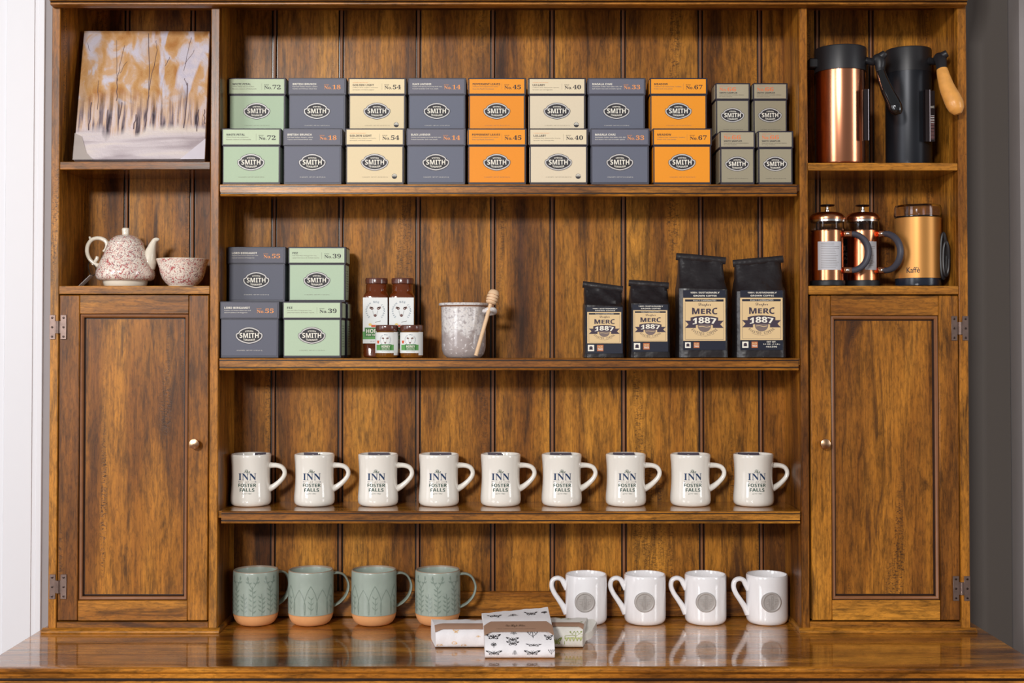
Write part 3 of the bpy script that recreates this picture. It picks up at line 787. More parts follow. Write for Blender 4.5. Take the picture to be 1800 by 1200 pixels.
# ------------------------------------------------------------------ canvas painting
def canvas_material():
    m = bpy.data.materials.new('autumn_trees_paint'); nt, b = nodes_of(m); N = nt.nodes; L = nt.links
    tc = N.new('ShaderNodeTexCoord'); sp = N.new('ShaderNodeSeparateXYZ'); L.new(tc.outputs['Object'], sp.inputs[0])
    def noise(sx, sz, scale, det=4, dist=0):
        v = N.new('ShaderNodeVectorMath'); v.operation = 'MULTIPLY'; v.inputs[1].default_value = (sx, 1, sz); L.new(tc.outputs['Object'], v.inputs[0])
        n = N.new('ShaderNodeTexNoise'); n.inputs['Scale'].default_value = scale; n.inputs['Detail'].default_value = det; n.inputs['Distortion'].default_value = dist
        L.new(v.outputs[0], n.inputs['Vector']); return n.outputs[0]
    def ramp(src, st):
        r = N.new('ShaderNodeValToRGB'); e = r.color_ramp.elements
        while len(e) < len(st): e.new(.5)
        for i, (p, c) in enumerate(st): e[i].position = p; e[i].color = c if len(c) == 4 else lin(c)
        L.new(src, r.inputs[0]); return r.outputs[0]
    def rng(src, a, b_, c=0, d=1):
        r = N.new('ShaderNodeMapRange'); r.inputs[1].default_value = a; r.inputs[2].default_value = b_; r.inputs[3].default_value = c; r.inputs[4].default_value = d
        L.new(src, r.inputs[0]); return r.outputs[0]
    def mix(f, a, b_, mode='MIX'):
        x = N.new('ShaderNodeMix'); x.data_type = 'RGBA'; x.blend_type = mode; L.new(f, x.inputs[0])
        L.new(a, x.inputs[6]); L.new(b_, x.inputs[7]); return x.outputs[2]
    H = .262
    foliage = ramp(noise(1, .6, 34, 9, .5), [(.36, (206, 200, 212)), (.43, (204, 186, 180)), (.47, (204, 166, 132)), (.55, (198, 152, 100)), (.66, (180, 126, 72))])
    foliage = mix(rng(noise(1, .32, 24, 4, .5), .58, .63), foliage, ramp(noise(1, 1, 60, 6, .5), [(.4, (200, 194, 208)), (.6, (214, 204, 210))]))
    trunks = ramp(noise(1, .07, 130, 8, .25), [(.36, (64, 54, 60)), (.45, (146, 128, 132)), (.52, (208, 176, 150)), (.62, (214, 198, 200)), (.72, (204, 156, 104))])
    ground = ramp(noise(.15, 1, 45, 4, .5), [(.35, (170, 156, 160)), (.5, (206, 194, 196)), (.68, (222, 208, 196))])
    wob = N.new('ShaderNodeMath'); wob.operation = 'MULTIPLY_ADD'; L.new(noise(1, .3, 30, 3), wob.inputs[0]); wob.inputs[1].default_value = .07; L.new(sp.outputs[2], wob.inputs[2])
    m1 = mix(rng(wob.outputs[0], .125, .175), trunks, foliage)
    m2 = mix(rng(wob.outputs[0], .088, .103), ground, m1)
    L.new(m2, b.inputs['Base Color']); b.inputs['Roughness'].default_value = .35
    bp = N.new('ShaderNodeBump'); bp.inputs['Strength'].default_value = .6; bp.inputs['Distance'].default_value = .0012
    L.new(noise(1, 1, 140, 4, 1.5), bp.inputs['Height']); L.new(bp.outputs[0], b.inputs['Normal'])
    return m
A = P(130, 284, .012); cv = thing('canvas_painting', (A.x, .014, ZL1), 'square canvas of golden autumn trees leaning inside the upper left compartment', 'painting')
cv.rotation_euler = (radians(-19.5), radians(-1.0), radians(5))
cv.location = (A.x - .0008, .0105, ZL1 + .0052)
m = MB(); m.box(0, .2285, 0, .012, .0, .266, canvas_material(), .001); m.build('canvas', cv)
ink = tint('tree_ink', (96, 78, 84)); m = MB(); mp = plane(-.0005); rnd = random.Random(8)
def branch(x, z, x1, z1, wd):
    n = 5; pts = [(x + (x1 - x) * t / n + rnd.uniform(-.0012, .0012), z + (z1 - z) * t / n) for t in range(n + 1)]
    m.stroke(pts, wd * .55, mp, ink)
for x, z, x1, z1, wd in ((.068, .118, .0665, .165, .002), (.066, .16, .060, .245, .001), (.066, .165, .076, .235, .0009), (.070, .175, .081, .20, .0008), (.122, .065, .124, .130, .0028), (.124, .13, .118, .26, .0018), (.1235, .14, .134, .225, .0013), (.134, .225, .131, .245, .001),
                         (.190, .062, .192, .155, .0028), (.192, .15, .186, .165, .0014), (.184, .18, .196, .252, .001), (.186, .195, .202, .225, .0009), (.213, .055, .214, .10, .0026), (.023, .058, .024, .115, .0034), (.075, .08, .078, .115, .003), (.055, .06, .053, .10, .002), (.035, .10, .034, .16, .0012), (.150, .19, .158, .21, .0012), (.226, .07, .224, .10, .0025), (.100, .06, .105, .09, .003), (.008, .24, .014, .222, .0009)):
    branch(x, z, x1, z1, wd)
m.build('painted_trunks', cv)['kind'] = 'stuff'
wrap = mat('corner_wrap', (214, 206, 214), .25)
m = MB(); m.prism([(.226 - .040, -.0012), (.2290, -.0012), (.2290, .040)], 1, -.0016, -.0008, wrap); m.build('corner_protector', cv)
m = MB(); m.prism([(-.0008, -.0012), (.034, -.0012), (.022, .012), (.012, .045), (-.0008, .052)], 1, -.0016, -.0008, mat('corner_film', (196, 184, 176), .3, alpha=.55)); m.build('corner_protector', cv)

# ------------------------------------------------------------------ teapot and bowl
def toile(name):
    m = bpy.data.materials.new(name); nt, b = nodes_of(m); N = nt.nodes; L = nt.links
    tc = N.new('ShaderNodeTexCoord')
    def noise(scale, det, dist):
        n = N.new('ShaderNodeTexNoise'); n.inputs['Scale'].default_value = scale; n.inputs['Detail'].default_value = det; n.inputs['Distortion'].default_value = dist
        L.new(tc.outputs['Object'], n.inputs['Vector']); return n.outputs[0]
    def ramp(src, st):
        r = N.new('ShaderNodeValToRGB'); e = r.color_ramp.elements
        while len(e) < len(st): e.new(.5)
        for i, (p, c) in enumerate(st): e[i].position = p; e[i].color = (c, c, c, 1)
        L.new(src, r.inputs[0]); return r.outputs[0]
    cream = lin((240, 228, 214)); rose = lin((184, 86, 88)); plum = lin((126, 70, 84)); pink = lin((232, 190, 178))
    def mix(f, a, c):
        x = N.new('ShaderNodeMix'); x.data_type = 'RGBA'; L.new(f, x.inputs[0])
        if isinstance(a, tuple): x.inputs[6].default_value = a
        else: L.new(a, x.inputs[6])
        x.inputs[7].default_value = c; return x.outputs[2]
    c0 = mix(ramp(noise(60, 2, 2.0), [(.55, 0), (.60, .7)]), cream, pink)
    c1 = mix(ramp(noise(230, 2, 2.5), [(.56, 0), (.59, .85)]), c0, plum)
    c2 = mix(ramp(noise(75, 1, 3.5), [(.615, 0), (.635, .9)]), c1, rose)
    L.new(c2, b.inputs['Base Color']); b.inputs['Roughness'].default_value = .15; b.inputs['Coat Weight'].default_value = .8
    return m
TOILE = toile('red_toile_glaze'); CRM = mat('cream_glaze', (232, 222, 204), .16, coat=.8, var=.01)
YT = .070; O = P(220.5, 500, YT); k = (DIST + YT) / DIST * .001
tp = thing('teapot', (O.x, YT, ZM), 'cream teapot with red floral pattern and plain white spout on the left middle shelf', 'teapot')
m = MB(); h = 90 * 1.0
m.lathe([(a * k, c * k) for a, c in [(0, 0), (34, 0), (35.5, 1), (37.5, 6), (38.8, 11), (44.5, 11.5), (49, 15), (51, 21), (50.5, 27), (47.5, 36), (43, 46), (38.5, 56), (35, 65), (32, 73), (30.5, 77)]],
        TOILE, 48, ms=[CRM] * 5 + [TOILE] * 9); m.build('pot', tp)
m = MB(); m.lathe([(a * k, c * k) for a, c in [(30.8, 75.5), (31, 77.5), (29, 80), (25, 85), (19, 89.5), (12, 92), (6.5, 92.8), (6.0, 94), (6.6, 100), (6.8, 102.5), (5.6, 104.4), (0, 104.8)]],
                  TOILE, 40, ms=[TOILE] * 6 + [CRM] * 5); m.build('lid', tp)
def tpl(px, py, y): p = P(px, py, y); return (p.x - O.x, p.y - YT, p.z - ZM)
m = MB(); m.tube([tpl(262, 481, YT), tpl(261, 474, YT), tpl(261.5, 462, YT), tpl(263.8, 448, YT), tpl(267, 435.5, YT), tpl(269.8, 427.5, YT), tpl(273, 422.6, YT), tpl(277.5, 421.3, YT), tpl(280.5, 420.9, YT)], [.0040, .0118, .0138, .0114, .0078, .0058, .0048, .0034, .0012], CRM, 18, 5); m.build('spout', tp)
m = MB(); m.tube([tpl(181, 442, YT), tpl(186, 438, YT), tpl(188.5, 430, YT), tpl(184, 422.5, YT), tpl(173, 418.8, YT), tpl(162, 421.5, YT), tpl(155, 430, YT), tpl(153, 441, YT), tpl(155.5, 451.5, YT), tpl(160.5, 459, YT), tpl(167, 464, YT), tpl(174, 468, YT)],
                 [.0015, .0030, .0040, .0040, .0037, .0035, .0036, .0038, .0036, .0034, .0034, .0050], CRM, 12, 4)
m.tube([tpl(157, 416.5, YT), tpl(160, 421.5, YT)], [.0016, .0034], CRM, 8, 1)
m.tube([tpl(171.5, 451, YT), tpl(170, 456, YT), tpl(166.5, 461, YT), tpl(163.5, 466, YT)], [.0028, .0036, .0030, .0030], CRM, 10, 3); m.build('handle', tp)
tg = thing('price_tag', tpl(0, 0, 0), 'small card tag on black string tied to the teapot handle', 'tag'); tg.location = (X(150, 490, .05), .05, ZM)
def rel(o, p): return (p[0] - o.location.x, p[1] - o.location.y, p[2] - o.location.z)
m = MB(); a1 = P(139, 495, .040); a2 = P(162, 484, .052)
m.add([rel(tg, v) for v in ((a1.x, .035, ZM + .0008), (a2.x, .040, a2.z), (a2.x, .062, a2.z + .0005), (a1.x, .058, ZM + .0012), (a1.x, .035, ZM + .0002), (a2.x, .040, a2.z - .0008), (a2.x, .062, a2.z - .0004), (a1.x, .058, ZM + .0004))],
      [(0, 1, 2, 3), (4, 7, 6, 5), (0, 4, 5, 1), (1, 5, 6, 2), (2, 6, 7, 3), (3, 7, 4, 0)], mat('tag_card', (190, 186, 186), .5)); m.build('tag', tg)
m = MB(); m.tube([rel(tg, P(160, 458, YT)), rel(tg, P(155, 466, .066)), rel(tg, P(158, 480, .06)), rel(tg, P(163, 484.5, .052)), rel(tg, P(170, 478, .058)), rel(tg, P(163, 462, YT))], .0007, mat('black_cord', (18, 16, 16), .6), 6, 5); m.build('string', tg)
O = P(321, 500, .066); bw = thing('bowl', (O.x, .066, ZM), 'flared cream bowl with red floral pattern right of the teapot', 'bowl')
m = MB(); m.lathe([(a * k, c * k) for a, c in [(0, 1), (21, 1), (22, 0), (23.5, 0), (24.5, 3.5), (29, 7), (35, 15), (38.5, 24), (40.5, 34), (43, 42), (45.5, 48.5), (45.2, 49.4), (44, 48.8), (39, 34), (36.5, 22), (31, 11), (22, 7), (0, 6)]], TOILE, 48, ms=[CRM] * 4 + [TOILE] * 6 + [CRM] * 2 + [TOILE] * 5)
m.build('basin', bw)

# ------------------------------------------------------------------ honey bottles and jars
HON = mat('dark_honey_glass', (140, 66, 26), .08, trans=.55, ior=1.35, coat=1, coat_rough=.02, var=.2)
HON2 = mat('light_honey_glass', (190, 120, 40), .06, trans=.65, ior=1.35, coat=1, coat_rough=.02, var=.1)
LIDM = mat('brown_cap', (92, 52, 42), .22, coat=.6, coat_rough=.06)
LABW = mat('white_label_paper', (226, 228, 226), .5, var=.01); GRN = tint('leaf_green', (96, 158, 84)); BLU = tint('slate_blue', (84, 110, 130)); BRN = tint('bear_brown', (112, 78, 72)); RED = tint('tea_red', (206, 84, 44)); YEL = tint('lemon', (232, 200, 110))
def bee_label(m, mp, w, h, small):
    """ring of letters round a bear face, cup and green block"""
    cx, cz = 0, h * (.71 if not small else .63); R = w * (.36 if not small else .25)
    word = 'SAVANNAH BEE COMPANY'
    n = len(word)
    for i, ch in enumerate(word):
        if ch == ' ': continue
        a = radians(225 - 270 * i / (n - 1)); ca, sa = cos(a), sin(a)
        s = R * .10
        def gm(u, v, ca=ca, sa=sa):
            return mp(cx + (R + v) * ca + u * sa, cz + (R + v) * sa - u * ca)
        m.text(ch, -s * .8, s * .8, -s, s, gm, BLU)
    f = R / 15.5
    for sg in (-1, 1):
        ex, ez = cx + sg * 5.6 * f, cz + 4.0 * f
        polyfan(m, [(ex + 2.7 * f * cos(t * pi / 5), ez + 2.3 * f * sin(t * pi / 5) + sg * 0) for t in range(10)], mp, BRN, ex, ez)
        m.flat([(cx + sg * 3.2 * f, cz + 6.2 * f), (cx + sg * 9.4 * f, cz + 7.4 * f), (cx + sg * 10.2 * f, cz + 4.2 * f), (cx + sg * 8.4 * f, cz + 3.6 * f)], mp, BRN)
        m.stroke([(cx + sg * 4.6 * f, cz + .6 * f), (cx + sg * 3.4 * f, cz - 4.5 * f), (cx + sg * 2.6 * f, cz - 8.5 * f)], .45 * f, mp, greyink)
        me_ = lambda u, v: (lambda p: (p[0], p[1] - .00015, p[2]))(mp(u, v))
        polyfan(m, [(ex + .7 * f * cos(t * pi / 3), ez + .7 * f * sin(t * pi / 3)) for t in range(6)], me_, ECREAM, ex, ez)
    polyfan(m, [(cx + 2.5 * f * cos(t * pi / 5), cz - 8.2 * f + 2.6 * f * sin(t * pi / 5)) for t in range(10)], mp, BRN, cx, cz - 8.2 * f)
    if not small:
        m.flat([(-w * .20, h * .405), (w * .10, h * .405), (w * .06, h * .355), (-w * .14, h * .355)], mp, RED)
        polyfan(m, [(-w * .2 + w * .07 * cos(t), h * .41 + h * .03 * sin(t)) for t in [q * pi / 5 for q in range(10)]], lambda u, v: (lambda p: (p[0], p[1] - .0001, p[2]))(mp(u, v)), YEL, -w * .2, h * .41)
        m.stroke([(0, h * .46), (w * .12, h * .475), (w * .22, h * .49)], w * .02, mp, greyink)
        m.quadgrid(-w * .5, w * .5, h * .09, h * .26, mp, GRN, 2); m.quadgrid(-w * .42, w * .42, h * .14, h * .345, lambda u, v: (lambda p: (p[0], p[1] - .0001, p[2]))(mp(u, v)), tint('leaf_green_dark', (62, 120, 58)), 2)
        mq = lambda u, v: (lambda p: (p[0], p[1] - .0002, p[2]))(mp(u, v))
        m.text(bb('HONEY'), -w * .36, w * .36, h * .225, h * .315, mq, ECREAM); m.text(bb('FOR YOUR TEA'), -w * .36, w * .36, h * .165, h * .205, mq, ECREAM)
        m.text('NET WT 12 OZ (340 G)', -w * .2, w * .3, h * .03, h * .055, mp, greyink)
    else:
        m.quadgrid(-w * .5, w * .5, h * .13, h * .40, mp, GRN, 8); 
        mq = lambda u, v: (lambda p: (p[0], p[1] - .0002, p[2]))(mp(u, v))
        m.quadgrid(-w * .26, w * .30, h * .13, h * .42, mq, tint('leaf_green_dark', (62, 120, 58)), 6)
        mq2 = lambda u, v: (lambda p: (p[0], p[1] - .0004, p[2]))(mp(u, v))
        m.text(bb('HONEY'), -w * .18, w * .24, h * .26, h * .375, mq2, ECREAM); m.text(bb('FOR YOUR TEA'), -w * .16, w * .22, h * .17, h * .215, mq2, ECREAM)
        m.text('NET WT 3 OZ (85 G)', -w * .17, w * .22, h * .05, h * .08, mp, greyink)
        m.flat([(-w * .46, h * .60), (-w * .30, h * .60), (-w * .33, h * .46), (-w * .43, h * .46)], mp, RED)
def honey_bottle(px, lb):
    y = .088; O = P(px, 628, y); r = thing('honey_bottle', (O.x, y, ZS2), lb, 'bottle', 'tall honey bottles behind the jars'); k = (DIST + y) / DIST * .001
    m = MB(); pr = [(0, 0, 2), (19, 0, 5), (21, 1.2, 5), (21.8, 4, 6), (21.8, 106, 6), (21.2, 109, 5), (19.3, 113, 3), (18.6, 116, 2), (18.6, 127, 2), (17.6, 128.5, 2), (0, 128.6, 2)]
    m.lathe([(a * k, c * k) for a, c, e in pr], HON, 40, sq=[e for a, c, e in pr]); m.build('glass', r)
    m = MB(); m.lathe([(a * k, c * k) for a, c in [(18.6, 128.8), (19.6, 129.6), (19.8, 137), (19.0, 139), (0, 139.4)]], LIDM, 40); m.build('cap', r)
    m = MB(); w_ = 43 * k; z0, z1 = 24.5 * k, 104.5 * k
    m.box(-w_ / 2, w_ / 2, -.0240, -.0222, z0, z1, LABW, .0004); l = m.build('paper_label', r)
    m = MB(); bee_label(m, plane(-.0242, 0, z0), w_, z1 - z0, False); m.build('printing', l)
honey_bottle(661.8, 'tall square honey bottle with white label, beside the green tea boxes')
honey_bottle(707.5, 'tall square honey bottle with white label, farther from the tea boxes')
def honey_jar(px, lb):
    y = .038; O = P(px, 628, y); r = thing('honey_jar', (O.x, y, ZS2), lb, 'jar', 'small honey jars in front of the tall bottles'); k = (DIST + y) / DIST * .001
    m = MB(); m.lathe([(a * k, c * k) for a, c in [(0, 0), (16, 0), (18.5, 1.2), (19.8, 4), (19.8, 41), (19, 44.5), (18, 47.5), (0, 47.6)]], HON2, 36); m.build('glass', r)
    m = MB(); m.lathe([(a * k, c * k) for a, c in [(19.6, 46.8), (20.3, 47.8), (20.3, 55), (19.6, 57), (18.5, 57.6), (0, 57.4)]], LIDM, 36); m.build('lid', r)
    m = MB(); R = .0203 * (DIST + y) / DIST; z0, z1 = 8.5 * k, 44.5 * k
    mp = cyl(R); m.quadgrid(-.0300, .0300, z0, z1, mp, LABW, 24)
    m.quadgrid(.0150, .0300, z0 - .004, z1 + .0005, cyl(R + .0003), LABW, 10); l = m.build('paper_label', r)
    m = MB(); bee_label(m, cyl(R + .00025, -.05, 0, 0, z0), .038, z1 - z0, True); m.build('printing', l)
honey_jar(680, 'small round honey jar in front of the left tall bottle')
honey_jar(723.3, 'small round honey jar in front of the right tall bottle')

# ------------------------------------------------------------------ honey crock and dipper
def crock_mat():
    m = bpy.data.materials.new('speckled_crock_glaze'); nt, b = nodes_of(m); N = nt.nodes; L = nt.links
    tc = N.new('ShaderNodeTexCoord'); sp = N.new('ShaderNodeSeparateXYZ'); L.new(tc.outputs['Object'], sp.inputs[0])
    def noise(scale, det, dist):
        n = N.new('ShaderNodeTexNoise'); n.inputs['Scale'].default_value = scale; n.inputs['Detail'].default_value = det; n.inputs['Distortion'].default_value = dist
        L.new(tc.outputs['Object'], n.inputs['Vector']); return n.outputs[0]
    ad = N.new('ShaderNodeMath'); ad.operation = 'MULTIPLY_ADD'; L.new(noise(70, 5, .8), ad.inputs[0]); ad.inputs[1].default_value = .06; L.new(sp.outputs[2], ad.inputs[2])
    mr = N.new('ShaderNodeMapRange'); mr.inputs[1].default_value = .066; mr.inputs[2].default_value = .082; L.new(ad.outputs[0], mr.inputs[0])
    def ramp(src, st):
        r = N.new('ShaderNodeValToRGB'); e = r.color_ramp.elements
        while len(e) < len(st): e.new(.5)
        for i, (p, c) in enumerate(st): e[i].position = p; e[i].color = lin(c)
        L.new(src, r.inputs[0]); return r.outputs[0]
    top = ramp(noise(200, 4, .6), [(.34, (170, 160, 160)), (.42, (204, 199, 198)), (.58, (228, 224, 222)), (.72, (214, 204, 196))])
    bot = ramp(noise(190, 3, .4), [(.4, (168, 157, 155)), (.62, (176, 165, 163)), (.66, (228, 224, 224))])
    x = N.new('ShaderNodeMix'); x.data_type = 'RGBA'; L.new(mr.outputs[0], x.inputs[0]); L.new(bot, x.inputs[6]); L.new(top, x.inputs[7])
    L.new(x.outputs[2], b.inputs['Base Color']); b.inputs['Roughness'].default_value = .3; b.inputs['Coat Weight'].default_value = .5
    bp = N.new('ShaderNodeBump'); bp.inputs['Strength'].default_value = .3; bp.inputs['Distance'].default_value = .001; L.new(noise(110, 4, 1.2), bp.inputs['Height']); L.new(bp.outputs[0], b.inputs['Normal'])
    return m
CR = crock_mat(); y = .060; O = P(815, 628, y); k = (DIST + y) / DIST * .001
ck = thing('honey_pot', (O.x, y, ZS2), 'speckled grey white ceramic honey pot on the second shelf', 'pot')
brn = mat('brown_rim_glaze', (150, 100, 62), .35)
m = MB(); m.lathe([(a * k, c * k) for a, c in [(0, 1), (28, 1), (29, 0), (31, 1), (35.5, 6), (38, 13), (38.8, 20), (39.0, 60), (39.3, 85), (39.8, 89), (40.5, 90), (43.3, 91.2), (44, 93.5), (43.2, 95.5), (40, 96), (37.5, 94), (36.5, 80), (36, 15), (30, 6), (0, 5)]], CR, 48,
                  ms=[CR] * 9 + [brn] * 2 + [CR] * 8); m.build('vessel', ck)
m = MB(); lp = lambda px, py, yy: tuple(P(px, py, yy) - Vector((O.x, y, ZS2)))
m.tube([lp(851, 548, .028), lp(860, 544, .022), lp(868, 545, .026), lp(869, 549, .036), lp(862, 551, .044), lp(853, 549, .046)], [.0048, .0046, .0046, .0046, .0045, .0045], CR, 12, 4, flat=1.0); m.build('lug', ck)
dp = thing('honey_dipper', (X(836, 626, .008), .008, ZS2), 'pale wooden honey dipper leaning through the lug of the honey pot', 'dipper')
PW = mat('pale_beech', (226, 190, 152), .6, var=.08, vscale=80)
PWd = mat('beech_groove', (150, 112, 80), .7)
p0 = P(836.5, 627, .008) ; p0.z = ZS2 + .0038; p1 = P(863, 533, .0225)
m = MB(); m.tube([rel(dp, p0), rel(dp, p0.lerp(p1, .5)), rel(dp, p1)], [.0036, .0034, .0034], PW, 12, 2); m.build('handle', dp)
d = (p1 - p0).normalized(); m = MB(); pts = []; rr = []; base = p1 - d * .002
hp_ = [(0, .0050), (.001, .0080), (.0035, .0092)]
ts = [(0, .004), (.0008, .0078), (.0030, .0096), (.0050, .0100), (.0052, .0078), (.0062, .0078), (.0064, .0102), (.0105, .0104), (.0107, .0080), (.0117, .0080), (.0119, .0104), (.0160, .0103), (.0162, .0080), (.0172, .0080), (.0174, .0100), (.0210, .0094), (.0245, .0080), (.0265, .0055), (.0272, .002)]
m.tube([rel(dp, base + d * t) for t, r_ in ts], [r_ for t, r_ in ts], PW, 24, 1); m.build('dipper_head', dp, angle=50)

# ------------------------------------------------------------------ coffee bags
BAG = mat('black_foil_paper', (36, 32, 34), .36, coat=.2, coat_rough=.3, var=.12, vscale=30, bump=1.0, bscale=30, bdist=.004)
NAVY = mat('navy_label', (28, 32, 48), .4); KR = mat('cream_label', (222, 192, 144), .55, var=.03); INKV = tint('aubergine', (62, 50, 66)); INKG = tint('grey_ink', (120, 104, 100)); OR2 = tint('rust', (190, 106, 60))
def coffee_bag(rect, topL, topR, nav, crm, lb, yf=.018, dp_=.062, extra=False, small=False):
    x0, x1, yb = rect
    yc = yf + dp_ / 2; xa = X(x0, yb - 60, yf); xb = X(x1, yb - 60, yf); W = xb - xa; cx = (xa + xb) / 2
    r = thing('coffee_bag', (cx, yc, ZS2), lb, 'bag', 'black coffee bags on the second shelf')
    zl = Z(topL, yc) - ZS2; zr = Z(topR, yc) - ZS2; Ht = (zl + zr) / 2 - .010
    rings = []; N_ = 40; rnd = random.Random(int(x0))
    ph = rnd.uniform(0, 6)
    lv = [0, .006, .03, .10, .25, .45, .60, .68, .74, .80, .86, .92, .97, 1.0]
    hd = dp_ / 2; TF = .75 if small else .70
    lv = [0, .006, .03, .10, .25, .45, .62, TF - .03, TF, TF + .04, TF + .09, TF + .15, .95, 1.0]
    for i, t in enumerate(lv):
        z = Ht * t
        dfrac = 1 if t <= TF else 1 - .80 * ((t - TF) / (1 - TF)) ** .75
        wfrac = 1 if t <= TF else 1 - .05 * ((t - TF) / (1 - TF))
        e = 7 if t <= TF else 5
        if i == 0: wfrac = .96; dfrac = .94
        ring = []
        for q in range(N_):
            a = 2 * pi * (q + .5) / N_
            g = (abs(cos(a)) ** e + abs(sin(a)) ** e) ** (-1 / e)
            x = cos(a) * g * W / 2 * wfrac; y_ = sin(a) * g * hd * dfrac
            zz = z + (zl - zr) / 2 * (-x / (W / 2)) * max(0, (t - .6) / .4)
            if t > TF: y_ += .0035 * sin(x * 90 + ph) * sin(t * 19 + ph) * (1 - (t - TF) / (1 - TF) * .5) + .002 * sin(x * 210 + t * 31) + hd * .15 * (t - TF) / (1 - TF)
            if abs(cos(a) * g) > .9 and t > .08: x -= .0022 * math.copysign(1, x) * (1 - abs(y_) / hd) * (1 + .6 * sin(t * 11 + ph))
            if i > 1 and t < .66 and y_ > 0: y_ += .001 * sin(t * 20 + ph)
            ring.append((x, y_, zz))
        rings.append(ring)
    m = MB(); m.loft(rings, BAG); m.build('pouch', r, angle=32)
    # rolled top
    m = MB(); yy = hd * .15; sl = (zr - zl) / W
    rr_ = .0068 if not small else .0062
    xe = W / 2 * .97 + .001
    m.tube([(-xe, yy - .003, zl - rr_), (-xe * .4, yy - .0035, (zl * .7 + zr * .3) - rr_), (xe * .4, yy - .0035, (zl * .3 + zr * .7) - rr_), (xe, yy - .003, zr - rr_)], [rr_, rr_ * 1.05, rr_, rr_], BAG, 10, 3, flat=.6, up=(0, 1, 0))
    m.build('rolled_top', r)
    # labels in the plane of the front
    yl = -hd - .0009
    def L2(px, py): p = P(px, py, yf); return p.x - cx, p.z - ZS2
    (nx0, nz1), (nx1, nz0) = L2(nav[0], nav[2]), L2(nav[1], nav[3])
    nz1 = min(nz1, Ht * (TF + .004))
    m = MB(); m.box(nx0, nx1, yl, yl + .0012, nz0, nz1, NAVY, .0002); l0 = m.build('navy_label', r)
    (kx0, kz1), (kx1, kz0) = L2(crm[0], crm[2]), L2(crm[1], crm[3])
    w_, h_ = kx1 - kx0, kz1 - kz0
    m = MB(); m.box(kx0, kx1, yl - .0006, yl + .0006, kz0, kz1, KR, .0002); l1 = m.build('cream_label', r)
    m = MB(); M = lambda u, v: (kx0 + u * w_, yl - .0008, kz0 + v * h_)
    M2 = lambda u, v: (kx0 + u * w_, yl - .0010, kz0 + v * h_)
    M3 = lambda u, v: (kx0 + u * w_, yl - .0012, kz0 + v * h_)
    m.quadgrid(.045, .955, .915, .965, M, NAVY, 1)
    m.text('FULLY CAFFEINATED', .24, .78, .925, .955, M2, ECREAM)
    for q in (((.045, .035), (.955, .035)), ((.045, .035), (.045, .90)), ((.955, .035), (.955, .90))): m.stroke(q, .006, M, INKG)
    m.text(scr('Draper'), .36, .66, .790, .885, M, INKV)
    def arch(c): return lambda u, v: M(u, v + c * (u - .5) ** 2)
    def merc(u, v):
        t = (v - .595) / .15; return M(u, .598 + t * (.148 + .34 * (u - .5) ** 2) + .03 * (1 - 6 * (u - .5) ** 2) * (1 - t))
    m.text(bb('MERC'), .21, .80, .595, .745, merc, INKV)
    m.text(bb('MERC'), .216, .806, .597, .748, lambda u, v: (lambda p: (p[0], p[1] - .0002, p[2]))(merc(u, v)), INKV)
    for sg in (-1, 1):
        f = lambda u: .5 + sg * (u - .5)
        m.flat([(f(.70), .47), (f(.955), .47), (f(.875), .385), (f(.955), .300), (f(.70), .300)], M, INKV)
    def rib(c): return lambda u, v: M2(u, v - .40 * (u - .5) ** 2)
    m.quadgrid(.175, .825, .385, .585, rib(0), INKV, 10)
    for q_ in (0, .008): m.text(bb('1887'), .222 + q_, .772 + q_, .413, .552, lambda u, v, q_=q_: (lambda p: (p[0], p[1] - q_ * .02, p[2]))(M3(u, v - .40 * (u - .5) ** 2)), ECREAM)
    m.quadgrid(.222, .307, .413, .434, lambda u, v: (lambda p: (p[0], p[1] - .0003, p[2]))(M3(u, v - .40 * (u - .5) ** 2)), ECREAM, 2)
    polyfan(m, [(.5 + .16 * cos(t), .355 + .15 * sin(t)) for t in [pi + q * pi / 12 for q in range(13)]], M, INKG, .5, .355)
    m.quadgrid(.345, .655, .355, .395, M, INKG, 2)
    m.stroke([(.36, .33), (.45, .34), (.55, .318), (.64, .335)], .012, M2, KR)
    w1 = 'ROASTED COFFEE'
    for i, ch in enumerate(w1):
        if ch == ' ': continue
        a = radians(-144 + 108 * i / (len(w1) - 1)); ca, sa = cos(a), sin(a)
        g = lambda u, v, ca=ca, sa=sa: M(.5 + .345 * ca * 1.0 + (-u * sa - v * ca), .40 + .235 * sa + (u * ca * .72 - v * sa))
        m.text(ch, -.017, .017, -.030, .030, g, INKV)
    m.text('HOUSTON 77 BREWING 1887', .27, .74, .105, .120, lambda u, v: M(u, v + 1.1 * (u - .5) ** 2), INKG)
    m.build('printing', l1)
    # small marks on the navy label
    m = MB(); N1 = plane(yl - .0003); N2 = plane(yl - .0005); nw = nx1 - nx0; tz = nz1
    m.text(bb('100% SUSTAINABLY'), nx0 + nw * .17, nx0 + nw * .86, kz1 + (tz - kz1) * .58, kz1 + (tz - kz1) * .80, N1, ECREAM)
    m.text(bb('GROWN COFFEE'), nx0 + nw * .24, nx0 + nw * .79, kz1 + (tz - kz1) * .18, kz1 + (tz - kz1) * .40, N1, ECREAM)
    m.build('top_lettering', l0); m = MB()
    s1 = (kz0 - nz0) * .62; zz = kz0 - (kz0 - nz0) * .15
    m.quadgrid(nx0 + nw * .04, nx0 + nw * .04 + s1, zz - s1, zz, N1, ECREAM, 1)
    qx = nx0 + nw * .04 + s1 / 2; qz = zz - s1 / 2
    polyfan(m, [(qx + s1 * .28 * cos(t), qz + s1 * .05 + s1 * .25 * sin(t)) for t in [q * pi / 6 for q in range(12)]], N2, INKV, qx, qz)
    m.quadgrid(qx - s1 * .3, qx + s1 * .3, qz - s1 * .25, qz - s1 * .10, N2, INKV, 1)
    m.build('certification_mark', l0); m = MB()
